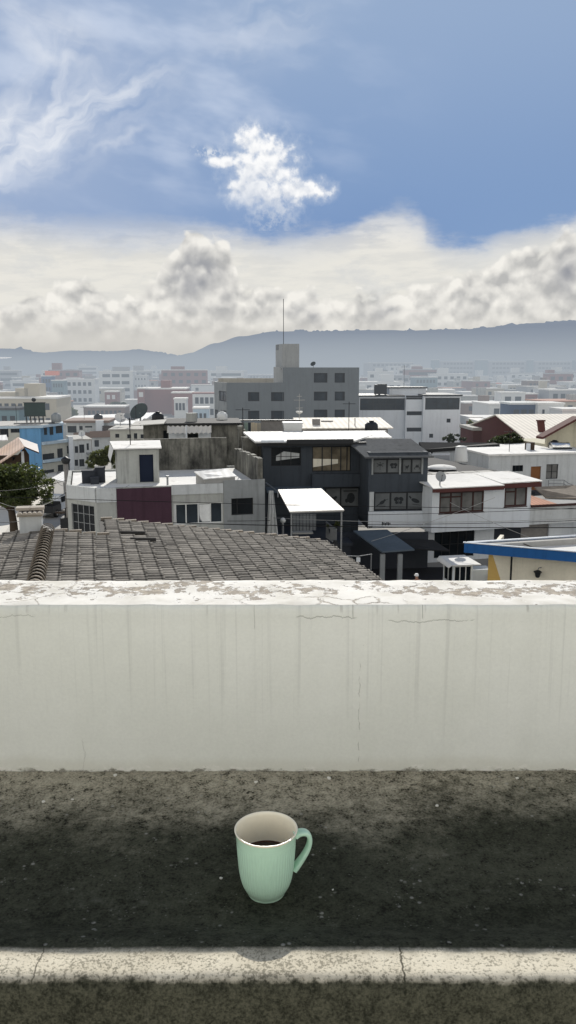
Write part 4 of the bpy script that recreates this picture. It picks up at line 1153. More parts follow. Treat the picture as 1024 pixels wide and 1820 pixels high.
# ------------------------------------------------------------------ white house right of the charcoal one
def white_house():
    B = Bld('white_house', 'white two storey house with maroon fascia and brown framed curtained windows', 'house', 768, 900, 52, 16)
    g = Seg(B, (0, 0), (B.hy(943, 900, 0).x, 0)); W = g.L
    zt = g.rect(768, 868, 770, 869)[3]; zm = g.rect(800, 938, 900, 939)[3]
    w1 = g.rect(781, 873, 860, 911); w2 = g.rect(897, 865, 937, 900)
    o, d = B.local_ray(880, 800); dep = 6.5
    B.walls([(0, 0), (W, 0), (W, dep), (0, dep)], zm, zt, M['plaster_white_clean'], {0: [w1, w2]})
    def brown(r, bars, hb):
        f = B.win(g, r, fm=M['frame_brown'], gm=GLC, bars=bars, fw=.11, d=.06)
        mb = MB(); zz = r[2] + (r[3] - r[2]) * .72; g.box(mb, r[0] + .1, r[0] + (r[1] - r[0]) * hb, .0, .07, zz, zz + .09)
        mb.build('transom', M['frame_brown'], f); mb = MB(); g.box(mb, r[0] - .04, r[1] + .04, -.03, .03, r[2] - .06, r[2] - .002); mb.build('sill', M['frame_brown'], f)
    brown(w1, [0, .26, .5, .76, 1], .5); brown(w2, [0, .5, 1], .5)
    # projecting upper floor over a dark ground floor
    mb = MB(); g.box(mb, .01, W - .01, .01, dep - .01, zm - .15, zm - .004); B.part(mb, 'floor_slab', M['plaster_white_clean'])
    rz = g.rect(878, 912, 882, 914)[0]
    mb = MB(); g.box(mb, rz - .04, rz + .04, -.02, -.003, zm + .05, zt - .4); 
    gg = Seg(B, (.2, 1.2), (W + 6, 1.2))
    sh = gg.rect(772, 940, 843, 990); gar = gg.rect(878, 918, 975, 990)
    mb = MB(); gg.wall(mb, 0, zm - .16, .2, [sh, gar]); B.part(mb, 'ground_floor_wall', M['plaster_white_clean'])
    B.win(gg, (sh[0], sh[1], .1, sh[3]), 5, 2, fm=M['frame_dark'], gm=GL, name='shop_window')
    mb = MB(); gg.box(mb, gar[0] + 2.2, gar[1], .12, .16, .05, gar[3]); B.part(mb, 'garage_door', M['brick_grey'])
    mb = MB(); gg.box(mb, gar[0], gar[0] + 2.18, .13, .17, .05, gar[3]); B.part(mb, 'garage_opening', M['charcoal_lower'])
    # roof with maroon fascia
    fz = g.rect(768, 851, 946, 853)
    f0, f1 = B.hy(766, 860, -.7), B.hy(896, 853, -.7)
    k0 = B.hz(762, 850, f0.z); bk = B.hz(842, 842, zt + .35)
    yb = 3.6
    mb = MB(); mb.slab([(-.3, -.72, zt + .12), (B.hy(897, 856, -.7).x, -.72, zt + .16), (W + .55, -.2, zt + .36), (W + .35, yb, zt + .5), (0.1, yb, zt + .38)][0:1] + [(B.hy(897, 856, -.7).x, -.72, zt + .14), (B.hy(897, 856, -.7).x, yb, zt + .4), (-.2, yb, zt + .38)], .06)
    mb.slab([(B.hy(897, 856, -.7).x + .004, -.45, zt + .22), (W + .55, -.45, zt + .28), (W + .4, yb, zt + .45), (B.hy(897, 856, -.7).x + .004, yb, zt + .41)], .06); B.part(mb, 'roof', M['roof_white'])
    xs_ = B.hy(897, 856, -.7).x
    mb = MB(); mb.box(-.3, xs_ - .003, -.7, -.6, zt - .18, zt + .075); mb.box(xs_, W + .5, -.43, -.33, zt - .14, zt + .155); B.part(mb, 'fascia', M['maroon'])
    # low right wing with a patch of orange tiles
    x2 = W + 5.5
    wt = B.hy(985, 900, .1).z
    rt = [B.hy(943, 899, .05), B.hy(1000, 897, .05)]
    mb = MB(); gw = Seg(B, (W + .01, .05), (x2, .05)); gw.wall(mb, zm - .02, rt[0].z, .25); gw.wall(mb, 0, zm - .03, .25, a0=4.4); B.part(mb, 'wing_wall', M['plaster_white'])
    mb = MB(); mb.slab([(W + .02, -.1, rt[0].z + .08), (W + 2.0, -.1, rt[0].z + .08), (W + .9, 3.2, rt[0].z + .55), (W + .02, 3.2, rt[0].z + .6)], .08); B.part(mb, 'tiled_wing_roof', M['roof_terracotta'])
    mb = MB(); mb.slab([(W + 2.03, -.1, rt[0].z + .05), (x2, -.1, rt[0].z + .05), (x2, 3.2, rt[0].z + .1), (W + .95, 3.2, rt[0].z + .1)], .1); B.part(mb, 'wing_roof', M['roof_grey'])
    mb = MB(); mb.slab([(W + 2.5, 2.0, rt[0].z + .2), (x2, .5, rt[0].z + .2), (x2, 3.0, rt[0].z + .8), (W + 2.2, 3.0, rt[0].z + .8)], .1); B.part(mb, 'grey_tiled_roof', M['tile_clay'])
    mb = MB(); mb.box(W + .02, x2, -.14, .0, rt[0].z - .1, rt[0].z + .06); B.part(mb, 'wing_fascia', M['frame_brown'])
    # dark hollow roof terrace behind: black roof, low wall, water tank, skylight dome
    bx = B.hz(770, 838, zt + .3)
    yb0, yb1 = 3.75, B.hz(820, 800, zt + .5).y
    mb = MB(); mb.slab([(.0, yb0, zt + .2), (W + .6, yb0, zt + .25), (W - 1.2, yb1, zt + .45), (-.4, yb1, zt + .4)], .1); B.part(mb, 'black_roof', M['roof_black'])
    mb = MB()
    for i in range(5): mb.box(.6 + i * 1.25, 1.75 + i * 1.25, yb0 + .05, yb0 + .9, zt + .26, zt + .40)
    B.part(mb, 'roof_slabs', M['roof_gravel'])
    mb = MB(); gq = B.hy(760, 806, yb1), B.hy(862, 790, yb1)
    mb.box(B.hy(770, 800, yb1).x, B.hy(858, 800, yb1).x, yb1, yb1 + .2, zt + .3, B.hy(800, 795, yb1).z); B.part(mb, 'terrace_wall', M['plaster_white_clean'])
    a, b2 = B.hy(752, 800, yb1 - .3), B.hy(886, 797, yb1 - .3)
    mb = MB(); mb.slab([(a.x, yb1 - .5, B.hy(800, 797, yb1 - .3).z), (b2.x, yb1 - .5, B.hy(880, 789, yb1 - .3).z), (b2.x + .1, yb1 + .6, B.hy(880, 788, yb1).z), (a.x, yb1 + .6, B.hy(800, 788, yb1 - .3).z + .1)], .3)
    for px in (768, 866): q = B.hy(px, 800, yb1 - .2); mb.box(q.x - .06, q.x + .06, yb1 - .26, yb1 - .14, zt + .3, q.z)
    B.part(mb, 'terrace_beam', M['roof_black'])
    return B, zt, yb0, yb1
WH, WZT, WYB0, WYB1 = white_house()

def on(B, p): return B.root.matrix_basis @ Vector(p)
def tank(label, B, lp, r, h, m, taper=.85, name='water_tank'):
    w = on(B, lp); root = thing(name, label, 'water tank', tuple(w))
    MB().lathe([(0, 0), (r * .97, 0), (r, h * .1), (r * (1 + taper) / 2, h * .6), (r * taper, h * .93), (r * taper * .97, h), (0, h)], 24).build('body', m, root, True)
    MB().lathe([(0, h + .001), (r * taper * 1.05, h + .001), (r * taper * 1.05, h * 1.04), (r * taper * .6, h * 1.10), (0, h * 1.12)], 24).build('lid', m, root, True)
    return root
q = WH.hy(819, 824, (WYB0 + WYB1) / 2 + .4)
tank('tapered white water tank on the black roof of the white house', WH, (q.x, q.y, WZT + .3), .56, 1.15, M['tank_white'], .8)

def dome_light():
    p = WH.hz(785, 832, WZT + .42); w = on(WH, (p.x, p.y, WZT + .40))
    mb = MB(); n = 18; k = 8
    for j in range(k + 1):
        a = PI / 2 * j / k
        for i in range(n): t = 2 * PI * i / n; mb.v.append((1.1 * math.cos(t) * math.cos(a), .95 * math.sin(t) * math.cos(a), .28 * math.sin(a)))
    for j in range(k):
        for i in range(n): i2 = (i + 1) % n; mb.f.append((j * n + i, j * n + i2, (j + 1) * n + i2, (j + 1) * n + i)); mb.mi.append(0)
    o = mb.build('skylight_dome', M['roof_white'], None, True); o.location = w
    tag(o, 'low white dome skylight on the white house roof, left of the tapered tank', 'skylight')
dome_light()

def dish(label, base, R_, tilt, az, post, m, name='satellite_dish', group=None):
    r = thing(name, label, 'satellite dish', base, 0, group)
    MB().tube([(0, 0, 0), (0, 0, post)], .045 if R_ < .8 else .12).build('mast', M['metal_grey'], r)
    mb = MB(); n = 20; k = 5
    for side in (0, .03):
        for j in range(k + 1):
            q = j / k * R_
            for i in range(n): a = 2 * PI * i / n; mb.v.append((q * math.cos(a), q * math.sin(a), q * q / R_ * .28 + side))
    for s in range(2):
        o_ = s * (k + 1) * n
        for j in range(k):
            for i in range(n): i2 = (i + 1) % n; mb.f.append((o_ + j * n + i, o_ + j * n + i2, o_ + (j + 1) * n + i2, o_ + (j + 1) * n + i)); mb.mi.append(0)
    d = mb.build('bowl', m, r, True); d.location = (0, 0, post); d.rotation_euler = (R(tilt), 0, R(az))
    f = MB(); f.tube([(0, -R_ * .9, R_ * .26), (0, 0, R_ * .95)], .018 if R_ < .8 else .05); f.box(-.06 * R_, .06 * R_, -.06 * R_, .06 * R_, R_ * .9, R_ * 1.05)
    f.build('feed_arm', M['metal_dark'], d)
    return r
p = WH.hz(782, 862, WZT + .2)
dish('round pale satellite dish at the front left corner of the white house roof', tuple(on(WH, (p.x, p.y, WZT + .17))), .36, 62, 15, .55, M['dish_grey'])

# ------------------------------------------------------------------ flat white house behind, with brown door and stair
def back_white_house():
    B = Bld('flat_white_house', 'flat roofed white house with a brown door at the head of a short outside stair', 'house', 868, 840, 66, 12)
    g = Seg(B, (0, 0), (B.hy(1060, 840, 0).x, 0)); W = g.L
    zt = g.rect(868, 809, 900, 811)[3]
    w1 = g.rect(911, 827, 930, 838); dr = g.rect(943, 829, 961, 871); w2 = g.rect(971, 825, 992, 851)
    B.walls([(0, 0), (W, 0), (W, 8), (0, 8)], 0, zt, M['plaster_white'], {0: [w1, dr, w2]})
    B.win(g, w1, 3, 1, **T1); B.win(g, w2, 2, 2, fm=M['frame_dark'], gm=GLC)
    mb = MB(); g.box(mb, dr[0], dr[1], .1, .15, dr[2], dr[3]); B.part(mb, 'door', M['door_brown'])
    bk = B.hz(920, 800, zt).y
    mb = MB(); mb.slab([(-.1, -.15, zt + .1), (W, -.15, zt + .12), (W, 8.2, zt + .14), (-.1, 8.2, zt + .12)], .16); B.part(mb, 'roof', M['roof_white'])
    q = B.hy(940, 800, 7.6)
    mb = MB(); mb.box(B.hy(845, 802, 8.3).x, W, 8.3, 8.5, 0, B.hy(900, 794, 8.3).z); B.part(mb, 'black_parapet', M['roof_black'])
    c = B.hy(941, 806, 2.5); mb = MB(); mb.box(c.x - .3, c.x + .3, 2.2, 2.8, zt - .3, B.hy(941, 786, 2.5).z); B.part(mb, 'chimney', M['wood_dark'])
    mb = MB(); mb.box(c.x - .52, c.x - .22, 1.95, 2.16, zt + .1, B.hy(938, 786, 2.2).z - .1); B.part(mb, 'vent_block', M['plaster_white_clean'])
    # landing, steps and a curved tube rail
    z0 = dr[2]; mb = MB(); mb.box(dr[0] - .2, dr[1] + 1.9, -1.2, -.01, z0 - .25, z0)
    for i in range(7): mb.box(dr[1] + 1.9 + i * .3, dr[1] + 2.2 + i * .3, -1.2, -.01, 0, z0 - .16 * (i + 1))
    B.part(mb, 'stair', M['charcoal_lower'])
    mb = MB()
    for hh in (1.0, .7, .4):
        mb.tube([(dr[1] + .1, -1.15, z0 + hh), (dr[1] + 1.5, -1.15, z0 + hh - .06), (dr[1] + 1.95, -1.15, z0 + hh - .35), (dr[1] + 3.6, -1.15, z0 + hh - 1.0)], .03)
    for a, hz_ in ((.1, 1.0), (1.5, .94), (3.5, .05)): mb.tube([(dr[1] + a, -1.15, z0 - .2), (dr[1] + a, -1.15, z0 + hz_)], .03)
    B.part(mb, 'stair_rail', M['metal_grey'])
    mb = MB(); mb.box(dr[0] - .8, dr[1] + 3, -1.6, -1.25, 0, z0 - .4); B.part(mb, 'plinth', M['charcoal_lower'])
    return B, zt
FB, FZT = back_white_house()
def solar_heater():
    c = FB.hy(995, 794, 3.0); w = on(FB, (c.x, c.y, FZT + .13)); h = c.z - FZT - .13
    r = thing('solar_water_heater', 'shiny steel cylinder water heater on a frame on the flat white house roof', 'water heater', tuple(w), FB.rot + R(-8))
    L_ = .82
    n = 20; mb = MB(); mb.tube([(-L_, 0, h), (-L_ * .97, 0, h), (L_ * .97, 0, h), (L_, 0, h)], [.34, .40, .40, .34], n); mb.build('cylinder', M['metal_bright'], r, True)
    mb = MB()
    for x in (-.6, .6):
        mb.tube([(x, -.3, 0), (x, 0, h - .39)], .04); mb.tube([(x, .35, 0), (x, 0, h - .39)], .04)
    mb.box(-.75, .75, -.9, -.3, .02, .1); mb.build('stand', M['metal_dark'], r)
solar_heater()

# ------------------------------------------------------------------ brown gable house, beige gable house on the right
def gable_house():
    B = Bld('brown_gable_house', 'dark brown brick gable house with a big pale sunlit roof', 'house', 882, 770, 86, 8)
    # ridge runs to the right; the gable end faces left
    A_ = B.hy(882, 741, 0.0); Bn = B.hy(936, 779, -5.5)
    yr = 8.0; zr = B.hy(930, 736, yr).z
    ye = -2.2; ze = B.hy(936, 778, ye).z; xr = B.hy(1002, 738, yr).x + 4
    x0 = B.hy(905, 770, 0).x * 0 + .1
    mb = MB()
    mb.face([(x0, ye, 0), (x0, yr, 0), (x0, yr, zr - .15), (x0, ye, ze - .15)]); mb.face([(x0, yr, 0), (x0, 2 * yr - ye, 0), (x0, 2 * yr - ye, ze - .15), (x0, yr, zr - .15)])
    mb.face([(x0, ye, 0), (x0, ye, ze - .15), (xr, ye, ze - .15), (xr, ye, 0)])
    mb.face([(xr, ye, 0), (xr, ye, ze - .15), (xr, yr, zr - .15), (xr, yr, 0)])
    # shear: gable end runs obliquely so it shows from the street
    sx = (B.hy(936, 778, ye).x - B.hy(882, 741, yr).x) / (yr - ye)
    xo = B.hy(882, 741, yr).x; f = lambda v: (v[0] + xo + (yr - v[1]) * sx * .98 if v[0] < 2 else v[0], v[1], v[2])
    mb.v = [f(v) for v in mb.v]; B.part(mb, 'wall', M['maroon'])
    rf = MB(); rf.slab([f(v) for v in ((x0 - .25, ye - .35, ze - .12), (xr, ye - .35, ze - .12), (xr, yr, zr), (x0 - .25, yr, zr))], .12)
    rf.slab([f(v) for v in ((x0 - .25, yr + .01, zr), (xr, yr + .01, zr), (xr, 2 * yr - ye, ze), (x0 - .25, 2 * yr - ye, ze))], .12); B.part(rf, 'roof', M['roof_cream'])
    c = B.hy(953, 762, 1.0); mb = MB(); s = .35
    mb.hexa([(c.x + .1, .0, c.z - .8), (c.x + .7, .0, c.z - .8), (c.x + .7, .5, c.z - .8), (c.x + .1, .5, c.z - .8), (c.x - .2, .0, c.z + .85), (c.x + .45, .0, c.z + .85), (c.x + .45, .5, c.z + .85), (c.x - .2, .5, c.z + .85)])
    mb.box(c.x - .28, c.x + .55, -.06, .56, c.z + .852, c.z + 1.0); B.part(mb, 'chimney', M['maroon'])
gable_house()
def beige_house():
    B = Bld('beige_gable_house', 'pale beige house with a dark overhanging gable eave at the right edge', 'house', 972, 790, 72, 14)
    xl = 0; zl = B.hy(972, 766, 0).z; zr = B.hy(1014, 743, 0).z; x1 = B.hy(1014, 770, 0).x; xp = x1 * 1.15; zp = zl + (zr - zl) * 1.15
    mb = MB(); mb.hexa([(0, 0, 0), (xp, 0, 0), (xp, .34, 0), (0, .34, 0), (0, 0, zl - .2), (xp, 0, zp - .2), (xp, .34, zp - .2), (0, .34, zl - .2)]); mb.box(.02, xp, .345, 6, 0, zl - 1.2); B.part(mb, 'wall', M['beige_wall'])
    mb = MB(); mb.slab([(-.9, -.8, zl - .45), (xp, -.8, zp), (xp, .35, zp), (-.9, .35, zl - .45)], .2)
    mb.slab([(xp + .003, -.8, zp), (xp * 2.1, -.8, zl), (xp * 2.1, .35, zl), (xp + .003, .35, zp)], .2); B.part(mb, 'roof', M['maroon'])
    mb = MB(); mb.hexa([(xp, 0, 0), (xp * 2, 0, 0), (xp * 2, .34, 0), (xp, .34, 0), (xp, 0, zp - .21), (xp * 2, 0, zl - .1), (xp * 2, .34, zl - .1), (xp, .34, zp - .21)]); B.part(mb, 'side_wall', M['beige_wall'])
beige_house()

# ------------------------------------------------------------------ blue fascia building lower right
def blue_fascia_building():
    B = Bld('blue_fascia_building', 'flat roofed cream building with a bright blue fascia and a yellow wall flash, lower right', 'building', 825, 972, 43, -23)
    zt = at(825, 965, 43).z; h = at(825, 965, 43).z - at(825, 982, 43).z
    Lx = 11; q = B.hz(1014, 953, zt); ang = math.atan2(q.y, q.x)
    back = (math.cos(ang) * 12, math.sin(ang) * 12)
    pts = [(0, 0), (Lx, 0), (Lx + 2, back[1] + 1.5), back]
    mb = MB()
    gF = Seg(B, pts[0], pts[1]); gF.box(mb, 0, Lx, 0, .14, zt - h, zt)
    gK = Seg(B, pts[3], pts[0]); gK.box(mb, 0, gK.L - .15, 0, .14, zt - h, zt - .003); B.part(mb, 'fascia', M['blue_fascia'])
    mb = MB(); gF.box(mb, -.06, Lx, -.05, .12, zt + .003, zt + .05); gK.box(mb, 0, gK.L - .2, -.05, .18, zt + .004, zt + .06); B.part(mb, 'fascia_cap', M['plaster_white_clean'])
    mb = MB(); mb.poly([(.4, .16), (Lx, .16), (Lx, back[1] * .9), (back[0] * .93, back[1] * .93)], zt - h + .05, zt - h + .2); rf = B.part(mb, 'roof', M['roof_white'])
    mb = MB(); gK.box(mb, 0, gK.L - 1.0, .15, .6, zt - h + .2, zt - .03); B.part(mb, 'gutter_upstand', M['roof_gravel'])
    # wall set back beneath
    gw = Seg(B, (B.hy(868, 1000, 1.3).x, 1.3), (Lx, 1.3)); zs = zt - h + .04
    mb = MB(); gw.wall(mb, 0, zs, .25); gw2 = Seg(B, (gw.p0.x, 5.5), (gw.p0.x, 1.55)); gw2.wall(mb, 0, zs, .22); B.part(mb, 'wall', M['cream'])
    a1 = gw.hit(889, 1028)[0]; z1 = gw.hit(889, 1028)[1]
    mb = MB(); P = gw.pt; mb.face([P(.0, -.006, 0), P(a1 * 1.5, -.006, 0), P(a1, -.006, z1), P(.12, -.006, zs - .02), P(.0, -.006, zs - .02)]); B.part(mb, 'yellow_flash', M['yellow_ochre'])
    a = gw.hit(909, 1005)[0]; mb = MB(); gw.box(mb, a - .05, a + .05, -.02, -.003, 0, zs - .02); B.part(mb, 'downpipe', M['frame_dark'])
    # bracket lantern on the wall
    la, lz = gw.hit(957, 1017); w = gw.pt(la, 0, lz)
    r = thing('wall_lantern', 'small dark bracket lantern on the cream wall under the blue fascia', 'lantern', tuple(on(B, (w[0], w[1], w[2]))), B.rot)
    MB().tube([(.12, -.01, .25), (.16, -.2, .33), (.05, -.3, .32), (0, -.3, .2)], .025).build('bracket', M['metal_grey'], r)
    MB().lathe([(0, .2), (.06, .19), (.22, .10), (.22, .07), (.17, .06), (.11, -.2), (.05, -.24), (0, -.25)], 12, (0, -.3, 0)).build('lamp_shade', M['metal_dark'], r)
    # tools lying on that roof
    p0, p1 = B.hz(920, 970, zt - h + .25), B.hz(955, 976, zt - h + .25); p2, p3 = B.hz(945, 976, zt - h + .24), B.hz(990, 979, zt - h + .24)
    mb = MB(); mb.tube([tuple(on(B, (p0.x, p0.y, zt - h + .5))), tuple(on(B, (p1.x, p1.y, zt - h + .24)))], .03); mb.tube([tuple(on(B, (p2.x, p2.y, zt - h + .24))), tuple(on(B, (p3.x, p3.y, zt - h + .24)))], .035)
    tag(mb.build('pole', M['wood_dark']), 'dark poles left lying on the flat roof behind the blue fascia', 'pole')
blue_fascia_building()

# ------------------------------------------------------------------ booth, carport, person, yard things
def booth():
    p = at(803, 1020, 44.5); zt = at(826, 986, 44.5).z
    B = Bld('guard_booth', 'small white booth with dark windows under a pale pitched sheet roof', 'booth', 805, 1020, 44.5, 10)
    w, d = B.hy(841, 1010, 0).x, 1.5
    ze = B.hy(822, 1003, 0).z
    pts = [(0, 0), (w, 0), (w, d), (0, d)]
    s = [Seg(B, pts[i], pts[(i + 1) % 4]) for i in range(4)]
    op = lambda g: (.08, g.L - .08, ze * .42, ze - .1)
    B.walls(pts, 0, ze, M['plaster_white_clean'], {0: [op(s[0])], 3: [op(s[3])], 1: [op(s[1])]}, t=.08)
    B.win(s[0], op(s[0]), 3, 1, fm=M['frame_white'], gm=GL, d=.04, fw=.05); B.win(s[3], op(s[3]), 2, 1, fm=M['frame_white'], gm=GL, d=.04, fw=.05)
    zt = B.hy(826, 986, d + .2).z; mb = MB(); mb.slab([(-.2, -.3, ze + .05), (w + .35, -.3, ze + .03), (w + .15, d + .2, zt), (-.2, d + .2, zt)], .05)
    mb.slab([(-.34, -.2, ze - .1), (-.21, -.29, ze + .04), (-.21, d + .2, zt - .01), (-.34, d + .2, zt - .2)], .05); B.part(mb, 'roof', M['roof_white'])
    mb = MB(); mb.box(w + .01, w + 1.3, .3, 1.2, 0, ze * .78); B.part(mb, 'side_wall', M['plaster_white_clean'])
booth()
def carport():
    B = Bld('carport', 'open carport with a blue grey sheet roof on two pale posts in the dark yard', 'carport', 676, 1010, 46.5, 4)
    c = [B.hy(679, 980, 0), B.hy(737, 976, 0), B.hy(688, 941, 4.5), B.hy(628, 943, 4.5)]
    mb = MB(); mb.slab([tuple(q) for q in c], .09)
    e = [B.hy(700, 962, 2.2), B.hy(745, 961, 2.2), B.hy(730, 948, 4.3), B.hy(690, 946, 4.4)]
    B.part(mb, 'roof', M['roof_bluegrey'])
    for px in (680, 711):
        q = B.hy(px, 1000, .15); mb = MB(); mb.box(q.x - .14, q.x + .14, .05, .3, 0, B.hy(px, 983, .15).z - .06); B.part(mb, 'post', M['plaster_grey'])
    mb = MB(); mb.box(B.hy(604, 1000, 5).x, B.hy(760, 1000, 5).x, 5, 5.2, 0, B.hy(690, 947, 5).z); B.part(mb, 'back_wall', M['charcoal_lower'])
    q = [B.hy(726, 968, 3.2), B.hy(800, 980, 2.0), B.hy(770, 962, 4.8), B.hy(700, 950, 4.8)]
    mb = MB(); mb.slab([(v.x, v.y, q[1].z - .05 + .1 * i) for i, v in enumerate(q)], .08); B.part(mb, 'dark_lean_to_roof', M['roof_black'])
carport()
def yard_sign():
    p = at(637, 995, 44); r = thing('yard_notice', 'small white notice hanging from a thin rail in the dark yard', 'notice', tuple(p))
    q = at(617, 988, 44) - p; q2 = at(660, 985, 44) - p
    MB().box(-.11, .11, -.01, .01, -.13, .13).build('board', M['plaster_white_clean'], r)
    MB().tube([tuple(q), (0, 0, .2), tuple(q2)], .025).tube([(0, 0, .13), (0, 0, .2)], .01).tube([tuple(q2), (q2.x, q2.y, -p.z)], .03).build('rail', M['metal_grey'], r)
yard_sign()

def skin_body(name, verts, edges, radii, m, parent=None, root=0, sub=2):
    me = bpy.data.meshes.new(name); me.from_pydata(verts, edges, []); o = bpy.data.objects.new(name, me); C.objects.link(o)
    o.modifiers.new('skin', 'SKIN'); s = o.modifiers.new('sub', 'SUBSURF'); s.levels = s.render_levels = sub
    for i, rr in enumerate(radii):
        me.skin_vertices[0].data[i].radius = (rr, rr) if not isinstance(rr, tuple) else rr
        me.skin_vertices[0].data[i].use_root = i == root
    dg = bpy.context.evaluated_depsgraph_get(); ev = o.evaluated_get(dg); nm = bpy.data.meshes.new_from_object(ev); nm.name = name
    bpy.data.objects.remove(o); o2 = bpy.data.objects.new(name, nm); C.objects.link(o2)
    nm.materials.clear(); nm.materials.append(m)
    nm.polygons.foreach_set('use_smooth', [True] * len(nm.polygons))
    if parent: o2.parent = parent
    return o2
def person():
    p = at(741, 1022, 43.0); H = 1.68; zc = p.z - 1.62
    r = thing('person', 'person in a white cap and grey jacket standing in the dark yard by the booth', 'person', (p.x, p.y, 0), R(200))
    k = max(.9, min(1.08, p.z / 1.60))
    V = [(0, 0, .95), (0, 0, 1.15), (0, .01, 1.36), (0, .01, 1.46), (0, -.01, 1.54), (0, -.02, 1.63), (.1, 0, .92), (.11, -.02, .5), (.11, .02, .09), (.12, -.14, .04), (-.1, 0, .92), (-.12, .05, .5), (-.12, .03, .09), (-.13, -.13, .04),
         (.19, .01, 1.38), (.25, .02, 1.10), (.24, -.08, .86), (.23, -.13, .77), (-.19, .01, 1.38), (-.25, .02, 1.10), (-.24, -.07, .86), (-.23, -.12, .77)]
    Ed = [(0, 1), (1, 2), (2, 3), (3, 4), (4, 5), (0, 6), (6, 7), (7, 8), (8, 9), (0, 10), (10, 11), (11, 12), (12, 13), (2, 14), (14, 15), (15, 16), (16, 17), (2, 18), (18, 19), (19, 20), (20, 21)]
    rad = [(.15, .11), (.15, .11), (.17, .11), .06, .075, .095, .09, .065, .045, .04, .09, .065, .045, .04, .065, .05, .038, .04, .065, .05, .038, .04]
    body = skin_body('body', V, Ed, rad, M['skin_person'], r)
    def part(idx, name, m, grow):
        mp = {v: i for i, v in enumerate(idx)}
        return skin_body(name, [V[i] for i in idx], [(mp[a], mp[b]) for a, b in Ed if a in mp and b in mp], [tuple((q if isinstance(q, float) else q[i]) + grow for i in range(2)) for q in (rad[j] for j in idx)], m, r)
    part([0, 1, 2, 14, 15, 16, 18, 19, 20], 'jacket', M['jacket'], .014)
    part([0, 6, 7, 8, 10, 11, 12], 'trousers', M['trousers'], .013)
    cp = MB(); cp.lathe([(.107, -.02), (.112, .0), (.105, .06), (.07, .105), (.0, .12)], 16, (0, -.02, 1.64)); cp.hexa([(-.08, -.11, 1.635), (-.06, -.2, 1.62), (.06, -.2, 1.62), (.08, -.11, 1.635), (-.08, -.11, 1.65), (-.06, -.2, 1.632), (.06, -.2, 1.632), (.08, -.11, 1.65)]); cp.build('cap', M['cap_white'], r, False)
    r.scale = (k, k, k)
person()

# ------------------------------------------------------------------ cream shed, colour panels, tub, rooftop things in the middle
def cream_shed():
    B = Bld('corrugated_shed', 'long shed with a cream corrugated roof behind the charcoal house', 'shed', 545, 765, 80, 4)
    z0 = B.hy(700, 760, -1.5).z; zr = B.hy(600, 742, 6).z; x1 = B.hy(698, 760, -1.2).x; xr = B.hy(676, 742, 6).x
    mb = MB(); mb.slab([(-.6, -1.5, z0), (x1, -1.5, z0), (xr, 6, zr), (-.9, 6, zr)], .12); B.part(mb, 'roof', M['roof_cream'])
    B.walls([(0, -.8), (x1 - .4, -.8), (xr, 6), (0, 6)], 0, z0 - .15, M['brick_grey'])
    for px, w, h in ((562, .75, 1.25), (581, 1.2, .7)):
        q = B.hy(px, 758 if px < 570 else 751, 0.8 if px < 570 else 3); mb = MB(); mb.box(q.x - w / 2, q.x + w / 2, q.y - .3, q.y + .3, q.z - .6, q.z + h - .5); B.part(mb, 'chimney', M['brick_grey'])
    q = B.hy(631, 757, 0); mb = MB(); mb.tube([(q.x, 0, q.z - .5), (q.x, 0, q.z + .8)], .05); B.part(mb, 'vent_pipe', M['metal_grey'])
cream_shed()
def panel_fence():
    B = Bld('panel_fence', 'rooftop screen of faded green and cream panels left of the cream shed', 'fence', 410, 775, 68, 3)
    e = [410, 417, 422, 429, 434, 441, 446, 453, 458, 464]
    for i in range(9):
        a, b = B.hy(e[i], 760, 0).x, B.hy(e[i + 1], 760, 0).x; mb = MB(); mb.box(a + .01, b - .01, 0 if i % 2 == 0 else .06, .1, 0, B.hy(430, 751 + (i > 6), 0).z); B.part(mb, 'panel', [M['panel_green'], M['charcoal_plaster'], M['panel_green'], M['brick_grey'], M['panel_green'], M['charcoal_plaster'], M['panel_cream'], M['panel_cream'], M['beige_block']][i])
    a, b = B.hy(464, 760, 0).x, B.hy(537, 760, 0).x; mb = MB(); mb.box(a, b, .02, .25, 0, B.hy(500, 748, 0).z); B.part(mb, 'brick_wall', M['brick_grey'])
    mb = MB(); mb.box(a - 2.5, b, -.08, .3, B.hy(500, 748, 0).z + .003, B.hy(500, 746, 0).z); B.part(mb, 'capping', M['metal_dark'])
panel_fence()
def tub():
    p = at(520, 770, 61); q = at(520, 750, 61); h = q.z - p.z; w = (at(537, 760, 61).x - at(503, 760, 61).x) / 2
    r = thing('roof_tank', 'white tapering rectangular tank standing on the charcoal house roof', 'water tank', tuple(p), R(4))
    mb = MB(); k = .86
    mb.hexa([(-w * k, -.6 * k, .12), (w * k, -.6 * k, .12), (w * k, .6 * k, .12), (-w * k, .6 * k, .12), (-w, -.6, h - .08), (w, -.6, h - .08), (w, .6, h - .08), (-w, .6, h - .08)]); mb.build('body', M['tank_white'], r)
    MB().box(-w * 1.04, w * 1.04, -.64, .64, h - .078, h).build('lid', M['tank_white'], r); MB().box(-w * .8, w * .8, -.5, .5, 0, .118).build('base', M['metal_dark'], r)
tub()
